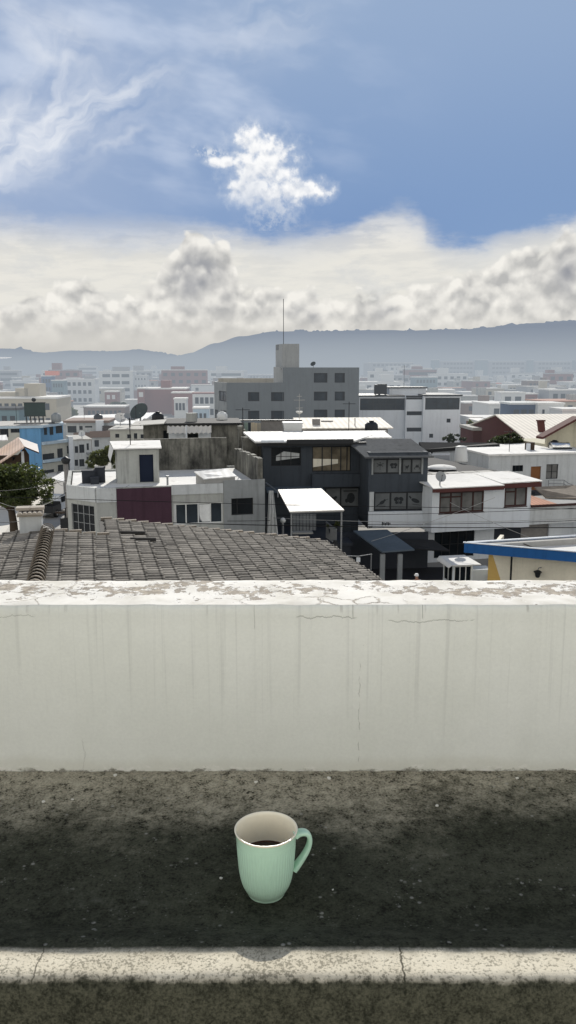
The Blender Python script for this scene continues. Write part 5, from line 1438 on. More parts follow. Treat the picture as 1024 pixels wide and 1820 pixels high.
def back_rooftop():
    B = Bld('rooftop_annex', 'stained rooftop annex with a wavy translucent sheet, behind the stained boundary wall', 'annex', 255, 775, 64, 6)
    x1 = B.hy(425, 765, 0).x; zt = B.hy(300, 755, 0).z
    g = Seg(B, (0, 0), (x1, 0)); w = g.rect(334, 771, 352, 778); w0 = g.rect(290, 765, 299, 781)
    B.walls([(0, 0), (x1, 0), (x1, 5), (0, 5)], 0, zt, M['plaster_stained'], {0: [w, w0]})
    B.win(g, w, 2, 1, **T1); B.win(g, w0, 1, 1, **T1)
    p = g.rect(300, 766, 375, 782); mb = MB(); g.box(mb, p[0], w[0] - .03, -.05, -.003, p[2], p[3]); B.part(mb, 'white_panel', M['plaster_white_clean']); mb = MB(); g.box(mb, w[1] + .03, p[1], -.05, -.003, p[2], p[3]); B.part(mb, 'white_panel', M['plaster_white_clean'])
    mb = MB(); mb.slab([(-.3, -.35, zt + .14), (x1 + .2, -.35, zt + .14), (x1 + .2, 5.2, zt + .2), (-.3, 5.2, zt + .2)], .14); B.part(mb, 'roof', M['roof_black'])
    a = B.hy(297, 770, -.9); b = B.hy(376, 769, -.9); c = B.hy(300, 757, -.2); mb = MB(); n = 44
    for i in range(n + 1):
        u = i / n; zz = .05 * math.sin(u * n * 1.35)
        for v in (0, 1): mb.v.append((a.x + (b.x - a.x) * u, -1.0 + .55 * v, (a.z if v == 0 else c.z) + zz))
    for i in range(n): mb.f.append((2 * i, 2 * i + 2, 2 * i + 3, 2 * i + 1)); mb.mi.append(0)
    B.part(mb, 'wavy_sheet', M['poly_white'])
    q = B.hy(270, 752, -.4); mb = MB(); mb.slab([(-.9, -1.2, zt + .05), (B.hy(292, 752, -.6).x, -1.2, zt + .2), (B.hy(296, 750, 1).x, 1.5, zt + .35), (-.7, 1.5, zt + .2)], .06); B.part(mb, 'tilted_sheet', M['roof_gravel'])
    q0 = B.hy(341, 754, 1.5); q1 = B.hy(341, 734, 1.5); w_ = (B.hy(351, 745, 1.5).x - B.hy(331, 745, 1.5).x) / 2
    mb = MB(); mb.tube([(q0.x, 1.5, zt + .1), (q0.x, 1.5, q1.z)], w_, 20); B.part(mb, 'round_cistern', M['plaster_offwhite'], smooth=False)
    p0 = B.hy(331, 785, -1.1); p1 = B.hy(331, 756, -1.1); mb = MB(); mb.tube([(p0.x, -1.1, p0.z - 2), (p1.x, -1.1, p1.z)], .06); B.part(mb, 'pole', M['plaster_white_clean'])
    for px in (372, 365):                    # low dark debris at the right end
        pass
back_rooftop()
def rubble_corner():
    for i, (px, py, Y, w, h, lab) in enumerate(((447, 800, 57.5, 1.3, 1.1, 'dark broken parapet stub on the corner roof left of the charcoal house'), (430, 782, 60, .5, 1.2, 'dark upright post on the roof left of the broken parapet stub'))):
        p = at(px, py, Y); o = MB().box(-w / 2, w / 2, -.35, .35, 0, h).box(-w / 2 - .04, w * .2, -.39, .39, h + .002, h + .25).build('parapet_stub' if i == 0 else 'roof_post', M['plaster_stained']); o.location = (p.x, p.y, p.z - .4); o.rotation_euler = (0, 0, R(10)); tag(o, lab, 'wall stub' if i == 0 else 'post')
        MB().box(-w / 2, w / 2, -.33, .33, -p.z + .4, -.003).build('pier', M['plaster_stained'], o)
rubble_corner()

# ------------------------------------------------------------------ grey building with tower, white building with strip windows
def grey_building():
    B = Bld('grey_building', 'plain grey concrete block with square windows and a pale stair tower carrying a mast', 'building', 404, 740, 115, 2)
    zl = B.hy(450, 680, 0).z; zh = B.hy(570, 653, 0).z; xm = B.hy(503, 670, 0).x; x1 = B.hy(638, 700, 0).x; o = B.hx(380, 700, 0) if False else None
    xl = B.hz(381, 681, zl)
    g = Seg(B, (0, 0), (x1, 0))
    ops = []
    for r in ((441, 697, 461, 713), (482, 697, 505, 713), (441, 730, 461, 745), (482, 730, 505, 745), (558, 663, 582, 680), (595, 663, 613, 680), (558, 696, 582, 712), (595, 696, 613, 712), (558, 728, 582, 744), (595, 728, 613, 744)): ops.append(g.rect(*r))
    pts = [(0, 0), (x1, 0), (x1, 9), (0, 9)]
    mb = MB(); g.wall(mb, 0, zl, .3, ops, 0, xm - .003); g.wall(mb, 0, zh, .3, ops, xm, x1)
    gr = Seg(B, (x1, 0), (x1, 12)); gr.wall(mb, 0, zh - .003, .3, a0=.3); gb = Seg(B, (x1, 12), (xm, 12)); gb.wall(mb, 0, zh, .3); gs = Seg(B, (xm, 12), (xm, 0)); gs.wall(mb, zl - .5, zh - .003, .3, a1=11.69)
    B.part(mb, 'wall', M['concrete_grey'])
    for r in ops: B.win(g, r, fm=M['frame_white'] if False else M['frame_dark'], gm=GLB, bars=[0, .12, .2, 1] if r[0] < xm else [0, .83, .92, 1], d=.16, fw=.1)
    # receding left flank with dark openings
    o_, d_ = B.local_ray(381, 700); k = 0
    yl = 7.5; xl_ = B.hy(381, 700, yl).x
    gl = Seg(B, (xl_, yl), (0, 0))
    lo = [gl.rect(389, 695, 402, 713), gl.rect(393, 729, 403, 742), gl.rect(382, 728, 388, 745)]
    mb = MB(); gl.wall(mb, 0, zl - .003, .3, lo, a1=gl.L - .3); Seg(B, (xl_, 20), (xl_, yl)).wall(mb, 0, zl - .003, .3); B.part(mb, 'side_wall', M['plaster_grey'])
    for r in lo: B.win(gl, r, 2, 1, fm=M['frame_dark'], gm=GLB, d=.15, fw=.09)
    mb = MB(); mb.poly([(.1, .31), (xm - .1, .31), (xm - .1, 20), (xl_ + .3, 20), (xl_ + .3, yl + .3)], zl - .5, zl - .25); mb.poly([(xm + .3, .31), (x1 - .3, .31), (x1 - .3, 11.6), (xm + .3, 11.6)], zh - .5, zh - .25); B.part(mb, 'roof', M['roof_gravel'])
    mb = MB(); mb.box(xl_ + .3, xm - .2, 14, 14.2, zl - .4, zl + .45); B.part(mb, 'roof_screen', M['beige_block'])
    # tower
    yt = .8; ta, tb = B.hy(502, 630, yt).x, B.hy(532, 630, yt).x; tz = B.hy(517, 611, yt).z; tl = B.hy(490, 630, yt + 4.2).x
    zb = zl - .3
    mb = MB(); mb.poly([(ta, yt), (tb, yt), (tb, yt + 4.6), (tl, yt + 4.2)], zh - .3, tz); T = B.part(mb, 'stair_tower', M['concrete_tower'])
    gt = Seg(B, (tl, yt + 4.2), (ta, yt)); r = gt.rect(491, 613, 495, 622); m2 = MB(); gt.box(m2, r[0], r[1], -.05, .02, r[2], r[3]); m2.build('tower_window', M['far_win'], T)
    gt.box(mb2 := MB(), -.05, gt.L + .05, -.3, -.003, B.hy(496, 656, yt).z, B.hy(496, 653, yt).z); mb2.build('tower_ledge', M['concrete_tower'], T)
    mb = MB(); mb.poly([(B.hy(487, 665, 3).x, 3), (xm - .01, .4), (xm - .01, 6), (B.hy(487, 665, 3).x, 6)], zl - .3, B.hy(495, 652, 2).z); mb.build('tower_foot', M['concrete_tower'], T)
    q = B.hy(504, 610, yt + 2); q1 = B.hy(504, 531, yt + 2); mb = MB(); mb.tube([(q.x, yt + 2, tz), (q.x, yt + 2, q1.z)], .05, 6); mb.build('mast', M['wire_black'], T)
    return B, zh
GB, GZH = grey_building()
q = GB.hy(557, 652, 3); dish('tiny dark satellite dish on the roof edge of the grey building', tuple(on(GB, (q.x, 3, GZH - .25))), .4, 50, -30, .7, M['dish_dark'])
def tv_mast():
    p = at(532, 756, 82); q = at(532, 700, 82); h = q.z - p.z
    r = thing('antenna_mast', 'thin white antenna mast with crossbars in front of the grey building', 'antenna', tuple(p))
    MB().tube([(0, 0, 0), (0, 0, h)], .035, 6).build('mast', M['wire_grey'], r)
    mb = MB()
    for z, w in ((h * .92, .25), (h * .8, .55), (h * .55, .35), (h * .48, .3)): mb.tube([(-w, 0, z), (w, 0, z + .02)], .035, 5)
    mb.build('crossbar', M['wire_grey'], r)
    MB().lathe([(.0, h * .36), (.3, h * .40), (.36, h * .45), (.0, h * .41)], 12).build('bowl', M['tank_white'], r)
tv_mast()
def strip_building():
    B = Bld('strip_window_building', 'white block with a dark band of windows along its top floor, behind the grey building', 'building', 752, 740, 122, 3)
    zb = B.hy(780, 734, 0).z; zt = B.hy(790, 704, 0).z; x1 = B.hy(818, 740, 0).x; xl = B.hy(702, 740, 5).x
    gR = Seg(B, (0, 0), (x1, 0)); wR = gR.rect(756, 707, 817, 728)
    s1 = gR.rect(794, 744, 801, 751); s2 = gR.rect(763, 771, 770, 778)
    B.walls([(0, 0), (x1, 0), (x1, 10), (0, 10)], 0, zt, M['plaster_white_clean'], {0: [wR, s1, s2]})
    B.win(gR, wR, fm=M['frame_dark'], gm=GLB, bars=[0, .34, .66, .83, 1], nz=2, d=.12, fw=.14); B.win(gR, s1, 1, 1, **T1); B.win(gR, s2, 2, 1, **T1)
    # centre stair bay
    yc = .7; ca, cb = B.hy(721, 740, yc).x, -.01
    gC = Seg(B, (ca, yc), (cb, yc)); zc = B.hy(735, 688, yc + 4).z
    st = [gC.rect(722, 703, 752, 710), gC.rect(723, 731, 752, 738), gC.rect(723, 760, 752, 767)]
    B.walls([(ca, yc), (cb, yc), (cb, 9), (ca, 9)], 0, zt - .2, M['plaster_white_clean'], {0: st}, name='stair_bay')
    for r in st: B.win(gC, r, 1, 1, fm=M['frame_dark'], gm=GL)
    gL = Seg(B, (B.hy(638, 740, 1.5).x, 1.5), (ca - .01, 1.5)); wL = gL.rect(640, 708, 720, 729)
    B.walls([gL.p0.to_tuple(), (ca - .01, 1.5), (ca - .01, 10), (gL.p0.x, 10)], 0, zt - .1, M['plaster_white_clean'], {0: [wL]}, name='left_wall')
    B.win(gL, wL, fm=M['frame_dark'], gm=GLB, bars=[0, .3, .42, .58, .8, 1], nz=2, d=.12, fw=.14)
    mb = MB(); mb.box(gL.p0.x - .2, ca - .02, 1.2, 10.2, zt - .09, zt + .1); mb.box(.01, x1 + .2, -.3, 10.2, zt + .003, zt + .22); B.part(mb, 'roof', M['metal_dark'])
    pa, pb = B.hy(692, 695, 4).x, B.hy(757, 695, 4).x; zp = B.hy(720, 690, 4).z; mb = MB(); mb.box(pa, pb, 4, 8, zt - .19, zp); B.part(mb, 'penthouse', M['plaster_white_clean'])
    mb = MB(); mb.box(pa - .2, pb + .2, 3.8, 8.2, zp + .003, zp + .2); B.part(mb, 'penthouse_roof', M['metal_dark'])
    return B, zt
SB, SZT = strip_building()
for px, w, lab in ((671, .5, 'small dark box unit on the white strip window block roof, left one of two'), (679, .7, 'larger dark box unit on the white strip window block roof, right one of two')):
    q = SB.hy(px, 701, 3.5); w0 = on(SB, (q.x, 3.5, SZT + .102)); o = MB().box(-w, w, -.5, .5, .1, 1.3 + w * .5).box(-w * .8, -w * .6, -.4, .4, 0, .098).box(w * .6, w * .8, -.4, .4, 0, .098).build('roof_unit', M['metal_dark']); o.location = w0; tag(o, lab, 'roof unit', 'dark units on the strip window block')

# ------------------------------------------------------------------ left: blue building, tiled gable, grey apartments, terraces
def blue_building():
    B = Bld('blue_building', 'three storey house painted cream and bright blue with rounded balconies', 'house', 74, 800, 100, 20)
    zt = B.hy(60, 759, 0).z
    xL = B.hy(-30, 800, 0).x; xb = B.hy(37, 800, 0).x
    gF = Seg(B, (xL, 0), (-.01, 0)); wa = gF.rect(0, 762, 15, 777); wb = gF.rect(19, 762, 37, 769)
    yE = 9; xE = B.hx(127, 770, 0)
    gR = Seg(B, (0, 0), (2.5, 8.2))
    B.walls([(xL, 0), (-.01, 0), (-.01, 9), (xL, 9)], -1, zt - .12, M['cream_grey'], {0: [wa, wb]})
    B.win(gF, wa, 2, 1, **T1); B.win(gF, wb, 3, 1, **T1)
    p = gF.rect(37, 760, 73, 850); mb = MB(); gF.box(mb, p[0], gF.L, -.08, -.004, -1, zt - .15); B.part(mb, 'blue_panel', M['sky_blue_paint'])
    # balcony front to the right of the blue wall, three floors
    gB = Seg(B, (.02, .05), (B.hy(126, 800, 3.6).x, 3.6)); L_ = gB.L
    ops = [gB.rect(76, 806, 97, 823), gB.rect(102, 797, 112, 815), gB.rect(119, 792, 127, 806), gB.rect(76, 835, 97, 852), gB.rect(103, 826, 113, 843), gB.rect(118, 821, 126, 836)]
    zf = [gB.rect(85, y, 100, y + 1)[3] for y in (789, 820)]
    zp = zf[0]
    mb = MB(); gB.wall(mb, -1, zp, .25, ops); B.part(mb, 'balcony_wall', M['cream_grey'])
    for r in ops: B.win(gB, r, 2, 1, **T1)
    for y in (785, 817, 846):
        z = gB.rect(90, y, 95, y + 1)[3]; mb = MB(); gB.box(mb, -.02, L_ + .05, -.35, -.003, z - .25, z + .12); B.part(mb, 'balcony_band', M['pale_blue_paint'])
    # set back top floor with big dark glazing
    gT = Seg(B, (.02, 1.6), (B.hy(112, 765, 4.4).x, 4.4)); w3 = [gT.rect(78, 760, 84, 773), gT.rect(88, 757, 95, 773), gT.rect(99, 756, 111, 770)]
    mb = MB(); gT.wall(mb, zp - .3, zt - .15, .2, w3); B.part(mb, 'top_floor_wall', M['sky_blue_paint'])
    for r in w3: B.win(gT, r, 1, 1, **T1)
    mb = MB(); e = B.hy(113, 752, 4.2); mb.poly([(xL, -.3), (.3, -.3), (e.x, 4.0), (e.x, 9.5), (xL, 9.5)], zt - .1, zt + .18); B.part(mb, 'roof', M['pale_blue_paint'])
    mb = MB(); mb.poly([(xL, -.1), (.2, -.1), (e.x - .4, 4.2), (e.x - .4, 9.3), (xL, 9.3)], zt + .183, zt + .25); B.part(mb, 'roof_deck', M['roof_gravel'])
    mb = MB(); q = B.hy(40, 754, 2); mb.box(q.x - 1, e.x - 1.2, 2.2, 3.4, zt + .252, zt + .34); B.part(mb, 'dark_roof_sheet', M['roof_black'])
    return B, zt
BB, BZT = blue_building()
def billboard():
    q = BB.hy(62, 748, 3.0); r = thing('billboard', 'blank dark billboard on legs above the blue building roof', 'billboard', tuple(on(BB, (q.x, 3.0, BZT + .25))), BB.rot * .4)
    a, b = (BB.hy(43, 730, 3).x - q.x), (BB.hy(81, 730, 3).x - q.x); z0 = BB.hy(60, 739, 3).z - BZT - .25; z1 = BB.hy(60, 716, 3).z - BZT - .25
    MB().box(a, b, -.08, .08, z0, z1).build('board', M['screen_green'], r)
    f = MB(); f.box(a - .08, b + .08, -.12, .1, z1 + .002, z1 + .08); f.build('board_frame', M['metal_dark'], r); f = MB(); f.box(a - .08, b + .08, -.12, .1, z0 - .08, z0 - .002); f.build('board_frame', M['metal_dark'], r)
    for i in range(5):
        x = a + (b - a) * (i + .3) / 5; MB().tube([(x, .1, 0), (x, .05, z0 - .02)], .05).tube([(x, .9, 0), (x, .12, z0 + .2)], .04).build('leg', M['metal_dark'], r)
    MB().lathe([(0, z1 + .1), (.22, z1 + .2), (.3, z1 + .4), (.2, z1 + .6), (0, z1 + .65)], 12).build('lamp', M['metal_dark'], r)
billboard()
def tile_gable_left():
    B = Bld('pink_tiled_house', 'house with a sunlit pinkish tile roof and dark glazed gable at the left edge', 'house', 40, 815, 76, 18)
    zp = B.hy(42, 792, 0).z; ze = B.hy(0, 828, -1).z
    xa = B.hy(-22, 840, 0).x; xp = B.hy(43, 792, 0).x; xe = B.hy(69, 803, 0).x
    mb = MB(); mb.slab([(xa, -.8, ze - .4), (xp, -.8, zp), (xp - .6, 9, zp + .1), (xa - .6, 9, ze - .3)], .15); B.part(mb, 'roof', M['roof_pinkish'])
    mb = MB(); mb.slab([(xp + .01, -.8, zp), (xe, -.8, B.hy(69, 804, -.8).z), (xe, 8, B.hy(69, 804, -.8).z), (xp - .59, 9, zp + .1)], .13); B.part(mb, 'roof_far_slope', M['frame_brown'])
    g = Seg(B, (xa + 1, .3), (xe - .9, .3)); zb = B.hy(30, 829, .3).z
    ops = [g.rect(22, 812, 38, 829)]
    mb = MB(); g.wall(mb, 0, B.hy(60, 806, .3).z - .1, .2, ops); P = g.pt
    mb.face([P(0, .01, ze - 1.2), P(g.L, .01, B.hy(60, 806, .3).z - .1), P((xp - xa - 1), .01, zp - .2)]); B.part(mb, 'wall', M['wood_dark'])
    B.win(g, ops[0], 3, 1, **T1)
    q = g.rect(38, 802, 43, 828); mb = MB(); g.box(mb, q[0], q[1], -.03, -.003, q[2], q[3]); B.part(mb, 'white_pier', M['plaster_white_clean'])
    mb = MB(); mb.slab([(xa, 3.5, zp + .25), (xp - 1.5, 3.5, zp + .3), (xp - 1.7, 8, zp + .45), (xa, 8, zp + .4)], .1); B.part(mb, 'white_sheet', M['roof_sheet'])
tile_gable_left()
def grey_apartments():
    B = Bld('grey_apartments', 'narrow pale grey apartment house with a white end pier, right of the blue building', 'house', 131, 810, 104, 22)
    zt = B.hy(131, 783, 0).z; g = Seg(B, (0, 0), (B.hy(163, 800, 0).x, 0))
    ops = [g.rect(*r) for r in ((133, 793, 139, 805), (141, 790, 150, 805), (133, 817, 139, 828), (141, 816, 150, 829), (154, 788, 158, 800), (154, 812, 158, 824))]
    B.walls([(0, 0), (g.L, 0), (g.L, 7), (0, 7)], -1, zt, M['plaster_white'], {0: ops})
    for r in ops: B.win(g, r, 2, 1, **T1)
    mb = MB(); mb.box(-.55, -.01, -.15, .6, -1, zt + .5); B.part(mb, 'end_pier', M['plaster_white_clean'])
    mb = MB(); mb.box(-.1, g.L + .1, -.1, 7.1, zt + .002, zt + .16); B.part(mb, 'roof', M['roof_gravel'])
    for y in (806, 831): z = g.rect(140, y, 141, y + 1)[3]; mb = MB(); g.box(mb, g.L * .7, g.L + .6, -.8, -.003, z - .15, z + .1); B.part(mb, 'balcony', M['plaster_grey'])
    q = B.hy(146, 781, 1.5); return B, zt
AB, AZT = grey_apartments()
q = AB.hy(146, 780, 1.2); dish('little white dish on the flat roof of the grey apartments', tuple(on(AB, (q.x, 1.2, AZT + .16))), .42, 60, 10, .55, M['tank_white'])
def terraces():
    B = Bld('brown_terrace_house', 'low house with stacked brown balconies and white walls, left of the stair head room', 'house', 118, 765, 124, 4)
    zt = B.hy(150, 751, 0).z; g = Seg(B, (0, 0), (B.hy(192, 770, 0).x, 0))
    ops = [g.rect(*r) for r in ((120, 757, 136, 769), (141, 757, 147, 764), (151, 757, 164, 760))]
    B.walls([(0, 0), (g.L, 0), (g.L, 7), (0, 7)], 0, zt, M['plaster_white'], {0: ops}); 
    for r in ops: B.win(g, r, 2, 1, **T1)
    mb = MB(); mb.box(-.3, g.L + .4, -.8, 7, zt + .003, zt + .35); B.part(mb, 'roof', M['far_brown'])
    z2 = B.hy(190, 775, -3).z; x2 = B.hy(236, 775, -3).x; xa = B.hy(163, 775, -3).x
    g2 = Seg(B, (xa, -3), (x2, -1.2)); o2 = [g2.rect(*r) for r in ((207, 775, 213, 789), (216, 770, 219, 785), (168, 782, 176, 794))]
    mb = MB(); g2.wall(mb, 0, z2, .2, o2); Seg(B, (xa, 0), (xa, -3)).wall(mb, 0, z2 - .003, .2); B.part(mb, 'lower_wall', M['plaster_white'])
    for r in o2: B.win(g2, r, 1, 1, **T1)
    z3 = B.hy(190, 766, -3).z; mb = MB(); g2.box(mb, -.3, g2.L + .2, -.5, -.003, z2 - .2, z2 + .75); B.part(mb, 'balcony_front', M['far_brown'])
    mb = MB(); mb.poly([(xa, -2.7), (x2, -1.0), (x2, 3), (xa, -.1)], z2 - .2, z2 - .02); B.part(mb, 'terrace_floor', M['roof_gravel'])
    for px, w, h, m in ((178, 1.2, 2.2, 'plaster_white_clean'), (196, 2.4, 1.4, 'wood_dark'), (187, .8, 1.1, 'far_brown')):
        q = B.hy(px, 768, -.7); mb = MB(); mb.box(q.x - w / 2, q.x + w / 2, -.9, -.3, z2 - .01, z2 + h); B.part(mb, 'roof_shed', M[m])
    l = B.hy(120, 780, -2.8); mb = MB(); mb.box(B.hy(131, 785, -2).x, xa - .1, -2, -.1, 0, B.hy(140, 770, -2).z); B.part(mb, 'brown_block', M['far_brown'])
terraces()
def warehouse():
    p0 = at(104, 737, 160); B = Bld('warehouse', 'wide low warehouse under a bright sunlit white roof in the mid distance', 'warehouse', 160, 745, 150, 3)
    z = 4.0; c = [B.hz(104, 752, z), B.hz(248, 753, z), B.hz(200, 733, z + .6), B.hz(104, 739, z + .5)]
    mb = MB(); mb.slab([tuple(q) for q in (c[0], (c[1].x, c[1].y, z), (c[1].x, c[2].y, z + .6), (c[0].x, c[3].y, z + .5))], .25); B.part(mb, 'roof', M['roof_sheet'])
    B.walls([(c[0].x + .3, c[0].y + .3), (c[1].x - .3, c[1].y + .3), (c[1].x - .3, c[2].y - .3), (c[0].x + .3, c[3].y - .3)], 0, z - .27, M['plaster_white'])
warehouse()
dish('very large dark dish antenna on a post above the terrace roofs', tuple(at(250, 757, 104)), 1.25, 52, -25, 1.7, M['dish_dark'])
dish('round white dish antenna beside the very large dark dish, left one', tuple(at(214, 757, 108)), .75, 55, 25, 1.0, M['roof_white'])
dish('pale oval dish antenna between the round white dish and the very large dark one', tuple(at(231, 759, 106)), .8, 35, 35, 1.2, M['dish_grey'])
def dish_building():
    B = Bld('dish_house', 'low pale house with plants and roof walls under the dish antennas', 'house', 196, 775, 103.5, 4)
    x1 = B.hy(262, 775, 0).x; zt = at(231, 762, 106).z
    g = Seg(B, (0, 0), (x1, 0)); ops = [g.rect(*r) for r in ((226, 772, 233, 779), (238, 770, 244, 780), (250, 772, 256, 779), (205, 771, 212, 778))]
    B.walls([(0, 0), (x1, 0), (x1, 7), (0, 7)], 0, zt, M['cream_grey'], {0: ops})
    for r in ops: B.win(g, r, 2, 1, **T1)
    mb = MB(); mb.box(-.2, x1 + .2, -.2, 7.2, zt + .003, zt + .15); B.part(mb, 'roof', M['roof_gravel'])
    mb = MB(); q = B.hy(246, 785, -2).z; mb.box(B.hy(236, 785, -2).x, x1 + 1, -2, -.1, 0, q); B.part(mb, 'front_annex', M['plaster_offwhite'])
dish_building()
def canopy_white():
    c = [at(91, 850, 74), at(122, 858, 70), at(143, 846, 74), at(112, 838, 80)]; p = at(117, 850, 74)
    r = thing('street_canopy', 'bright white canopy sheet over the street beside the utility pole', 'canopy', (p.x, p.y, 0)); z = 5.0
    q = [Vector((v.x - p.x, v.y - p.y, v.z)) for v in c]
    MB().slab([tuple(v) for v in q], .08).build('sheet', M['roof_sheet'], r)
    for v in q:
        MB().tube([(v.x * .9, v.y * .9, 0), (v.x * .9, v.y * .9, v.z - .1)], .06).build('post', M['metal_grey'], r)
canopy_white()

# ------------------------------------------------------------------ trees
def leaf_mats(name, dark, light, haze=True):
    m, t, b, o = new_mat(name)
    oi = t.nodes.new('ShaderNodeNewGeometry'); v, x, y, z = coords(t)
    n = noise(t, v, .9, 3, .6); n2 = noise(t, v, 7, 2, .5)
    put(t, b.inputs['Base Color'], mixc(t, dark, light, (n * .6 + E(t, oi.outputs['Random Per Island']) * .4 + (n2 - .5) * .3).step(.3, .72)))
    b.inputs['Roughness'].default_value = .55; b.inputs['Specular IOR Level'].default_value = .3
    tr = t.nodes.new('ShaderNodeBsdfTranslucent'); put(t, tr.inputs[0], (light[0] * 1.6, light[1] * 1.6, light[2] * .9))
    mx = t.nodes.new('ShaderNodeMixShader'); mx.inputs[0].default_value = .28
    t.links.new(b.outputs[0], mx.inputs[1]); t.links.new(tr.outputs[0], mx.inputs[2]); add_haze(t, mx, o)
    return m
LEAF = leaf_mats('leaf_green', (.018, .030, .012), (.085, .105, .040)); LEAF2 = leaf_mats('leaf_olive', (.030, .042, .018), (.12, .135, .055)); LEAF3 = leaf_mats('leaf_dark', (.015, .024, .014), (.05, .065, .034))
def tree(label, base, clumps, n_leaf, ls, leaf, trunk_pts=None, tr=.25, seed=1, name='street_tree', group=None, cat='tree'):
    q = random.Random(seed); r = thing(name, label, cat, base, 0, group)
    if trunk_pts:
        mb = MB()
        for pts in trunk_pts: mb.tube(pts[0], pts[1], 8)
        mb.build('trunk', M['bark'], r, True)
    mb = MB(); tot = sum(c[3] * c[4] * c[5] for c in clumps)
    for cx, cy, cz, rx, ry, rz in clumps:
        k = int(n_leaf * (rx * ry * rz) / tot); sub = []
        for _ in range(max(6, k // 40)):     # twigs carry tufts of leaves
            while True:
                d = Vector((q.uniform(-1, 1), q.uniform(-1, 1), q.uniform(-1, 1)))
                if .25 < d.length < 1: break
            d = d.normalized() * (d.length ** .45); sub.append(d)
        for _ in range(k):
            s = q.choice(sub); j = Vector((q.gauss(0, .13), q.gauss(0, .13), q.gauss(0, .11)))
            p = Vector((cx + (s.x + j.x) * rx, cy + (s.y + j.y) * ry, cz + (s.z + j.z) * rz))
            nrm = Vector((q.gauss(0, 1), q.gauss(0, 1), q.gauss(.7, 1))).normalized(); a = nrm.orthogonal().normalized(); a.rotate(Matrix.Rotation(q.uniform(0, 6.28), 3, nrm)); b = nrm.cross(a)
            L_ = ls * q.uniform(.6, 1.3); W_ = L_ * .5
            mb.face([p - a * L_, p - b * W_, p + a * L_, p + b * W_])
    mb.build('crown', leaf, r)
    return r
def near_tree():
    base = at(22, 958, 60); base.z = 0
    W = lambda px, py, Y=60: (lambda p: (p.x - base.x, p.y - base.y, p.z))(at(px, py, Y))
    tp = [([W(26, 956), W(24, 930), W(20, 905), W(22, 880), W(30, 850)], [.36, .30, .27, .2, .1]), ([W(20, 908), W(8, 895), W(-12, 880), W(-30, 850)], [.22, .2, .17, .09]), ([W(21, 890), W(45, 872), W(62, 850)], [.16, .12, .06])]
    cl = []
    for px, py, dy, rx, ry, rz in ((10, 862, 0, 1.9, 1.8, 1.3), (40, 852, .5, 1.7, 1.7, 1.15), (66, 862, 0, 1.25, 1.5, 1.15), (-14, 850, .4, 1.9, 1.8, 1.2), (25, 842, 1, 1.8, 1.6, .75), (52, 880, -.8, 1.4, 1.4, .9), (22, 884, -.6, 1.6, 1.4, .75), (-25, 880, 0, 1.7, 1.5, .9), (80, 876, .3, .75, .9, .75), (84, 862, .3, .6, .7, .5)):
        p = W(px, py, 60 + dy); cl.append((p[0], p[1], p[2], rx, ry, rz))
    tree('big dark green street tree with a forked trunk at the left edge', tuple(base), cl, 15000, .12, LEAF, tp, seed=3)
near_tree()
def mid_trees():
    def T(label, cs, Y, n, ls, leaf, seed, name='tree', group=None, k=1.0):
        c0 = cs[0]; b = at(c0[0], c0[1], Y); b.z = 0; cl = []
        for px, py, rp, rv in cs:
            p = at(px, py, Y); s = Y / F * 1.0; cl.append((p.x - b.x, p.y - b.y, p.z, rp * s, rp * s * .9, rv * s))
        h = cl[0][2]
        tree(label, tuple(b), cl, n, ls, leaf, [([(0, 0, 0), (.05, 0, h * .6), (0, 0, h)], [.25, .18, .08])], seed=seed, name=name, group=group)
    T('olive green leafy tree filling the street gap left of the stair head room', [(178, 815, 18, 13), (196, 806, 14, 12), (165, 822, 12, 9), (206, 818, 10, 14)], 92, 5200, .16, LEAF2, 11)
    T('dark bushy tree in front of the brown gable house', [(897, 788, 22, 14), (915, 782, 14, 12), (880, 790, 12, 9), (923, 792, 10, 10)], 76, 4200, .14, LEAF3, 12)
    T('clump of roof garden shrubs at the foot of the white strip window block', [(806, 778, 11, 7), (795, 781, 8, 5), (821, 781, 8, 4)], 100, 900, .16, LEAF3, 13, name='shrub')
    for i, (px, py, r, rv, Y, lab) in enumerate(((124, 733, 12, 9, 215, 'hazy tree below the teal tower, left of the white flats'), (210, 723, 14, 9, 240, 'pale hazy tree at the foot of the tall white block'), (832, 765, 8, 14, 112, 'thin green tree between the strip window block and brown walls'), (762, 712, 10, 5, 260, 'small hazy tree behind the strip window block'), (905, 740, 12, 5, 190, 'low hazy tree by the blue walled house'), (690, 725, 14, 8, 320, 'hazy tree seen past the grey building'), (870, 715, 14, 5, 300, 'flat hazy tree top among the pale blocks'))):
        T(lab, [(px, py, r, rv), (px + r * .6, py + 2, r * .6, rv * .7)], Y, 700, .3 + Y / 700, LEAF3 if i % 2 else LEAF2, 20 + i, group='hazy trees among the far blocks')
    # planters on the charcoal house stair
    for px, py, rp, lab in ((602, 932, 9, 'green potted plant at the top of the stair rail'), (590, 936, 8, 'leafy plant beside the railing under the charcoal house')):
        b = CB.hy(px, py + 7, -2.2); w = on(CB, tuple(b)); s = 50 / F
        r = tree(lab, tuple(w), [(0, 0, .28, rp * s, rp * s * .7, .22)], 260, .09, LEAF2, None, seed=px, name='potted_plant', cat='plant')
        MB().lathe([(0, -.2), (.16, -.2), (.22, .12), (.19, .12), (0, .1)], 12).build('pot', M['charcoal_lower'], r)
    # sooty vase-like pot on the stair post
    w = on(CB, tuple(CB.hy(596, 985, -4.2))); r = thing('hanging_pot', 'tall dark jar standing at the lower end of the stair rail', 'pot', tuple(w))
    MB().lathe([(0, 0), (.2, .02), (.26, .25), (.24, .6), (.12, .8), (.16, .86), (0, .86)], 14).build('jar', M['metal_dark'], r, True); MB().box(-.25, .25, -.25, .25, -w.z, -.002).build('plinth', M['charcoal_lower'], r)
mid_trees()

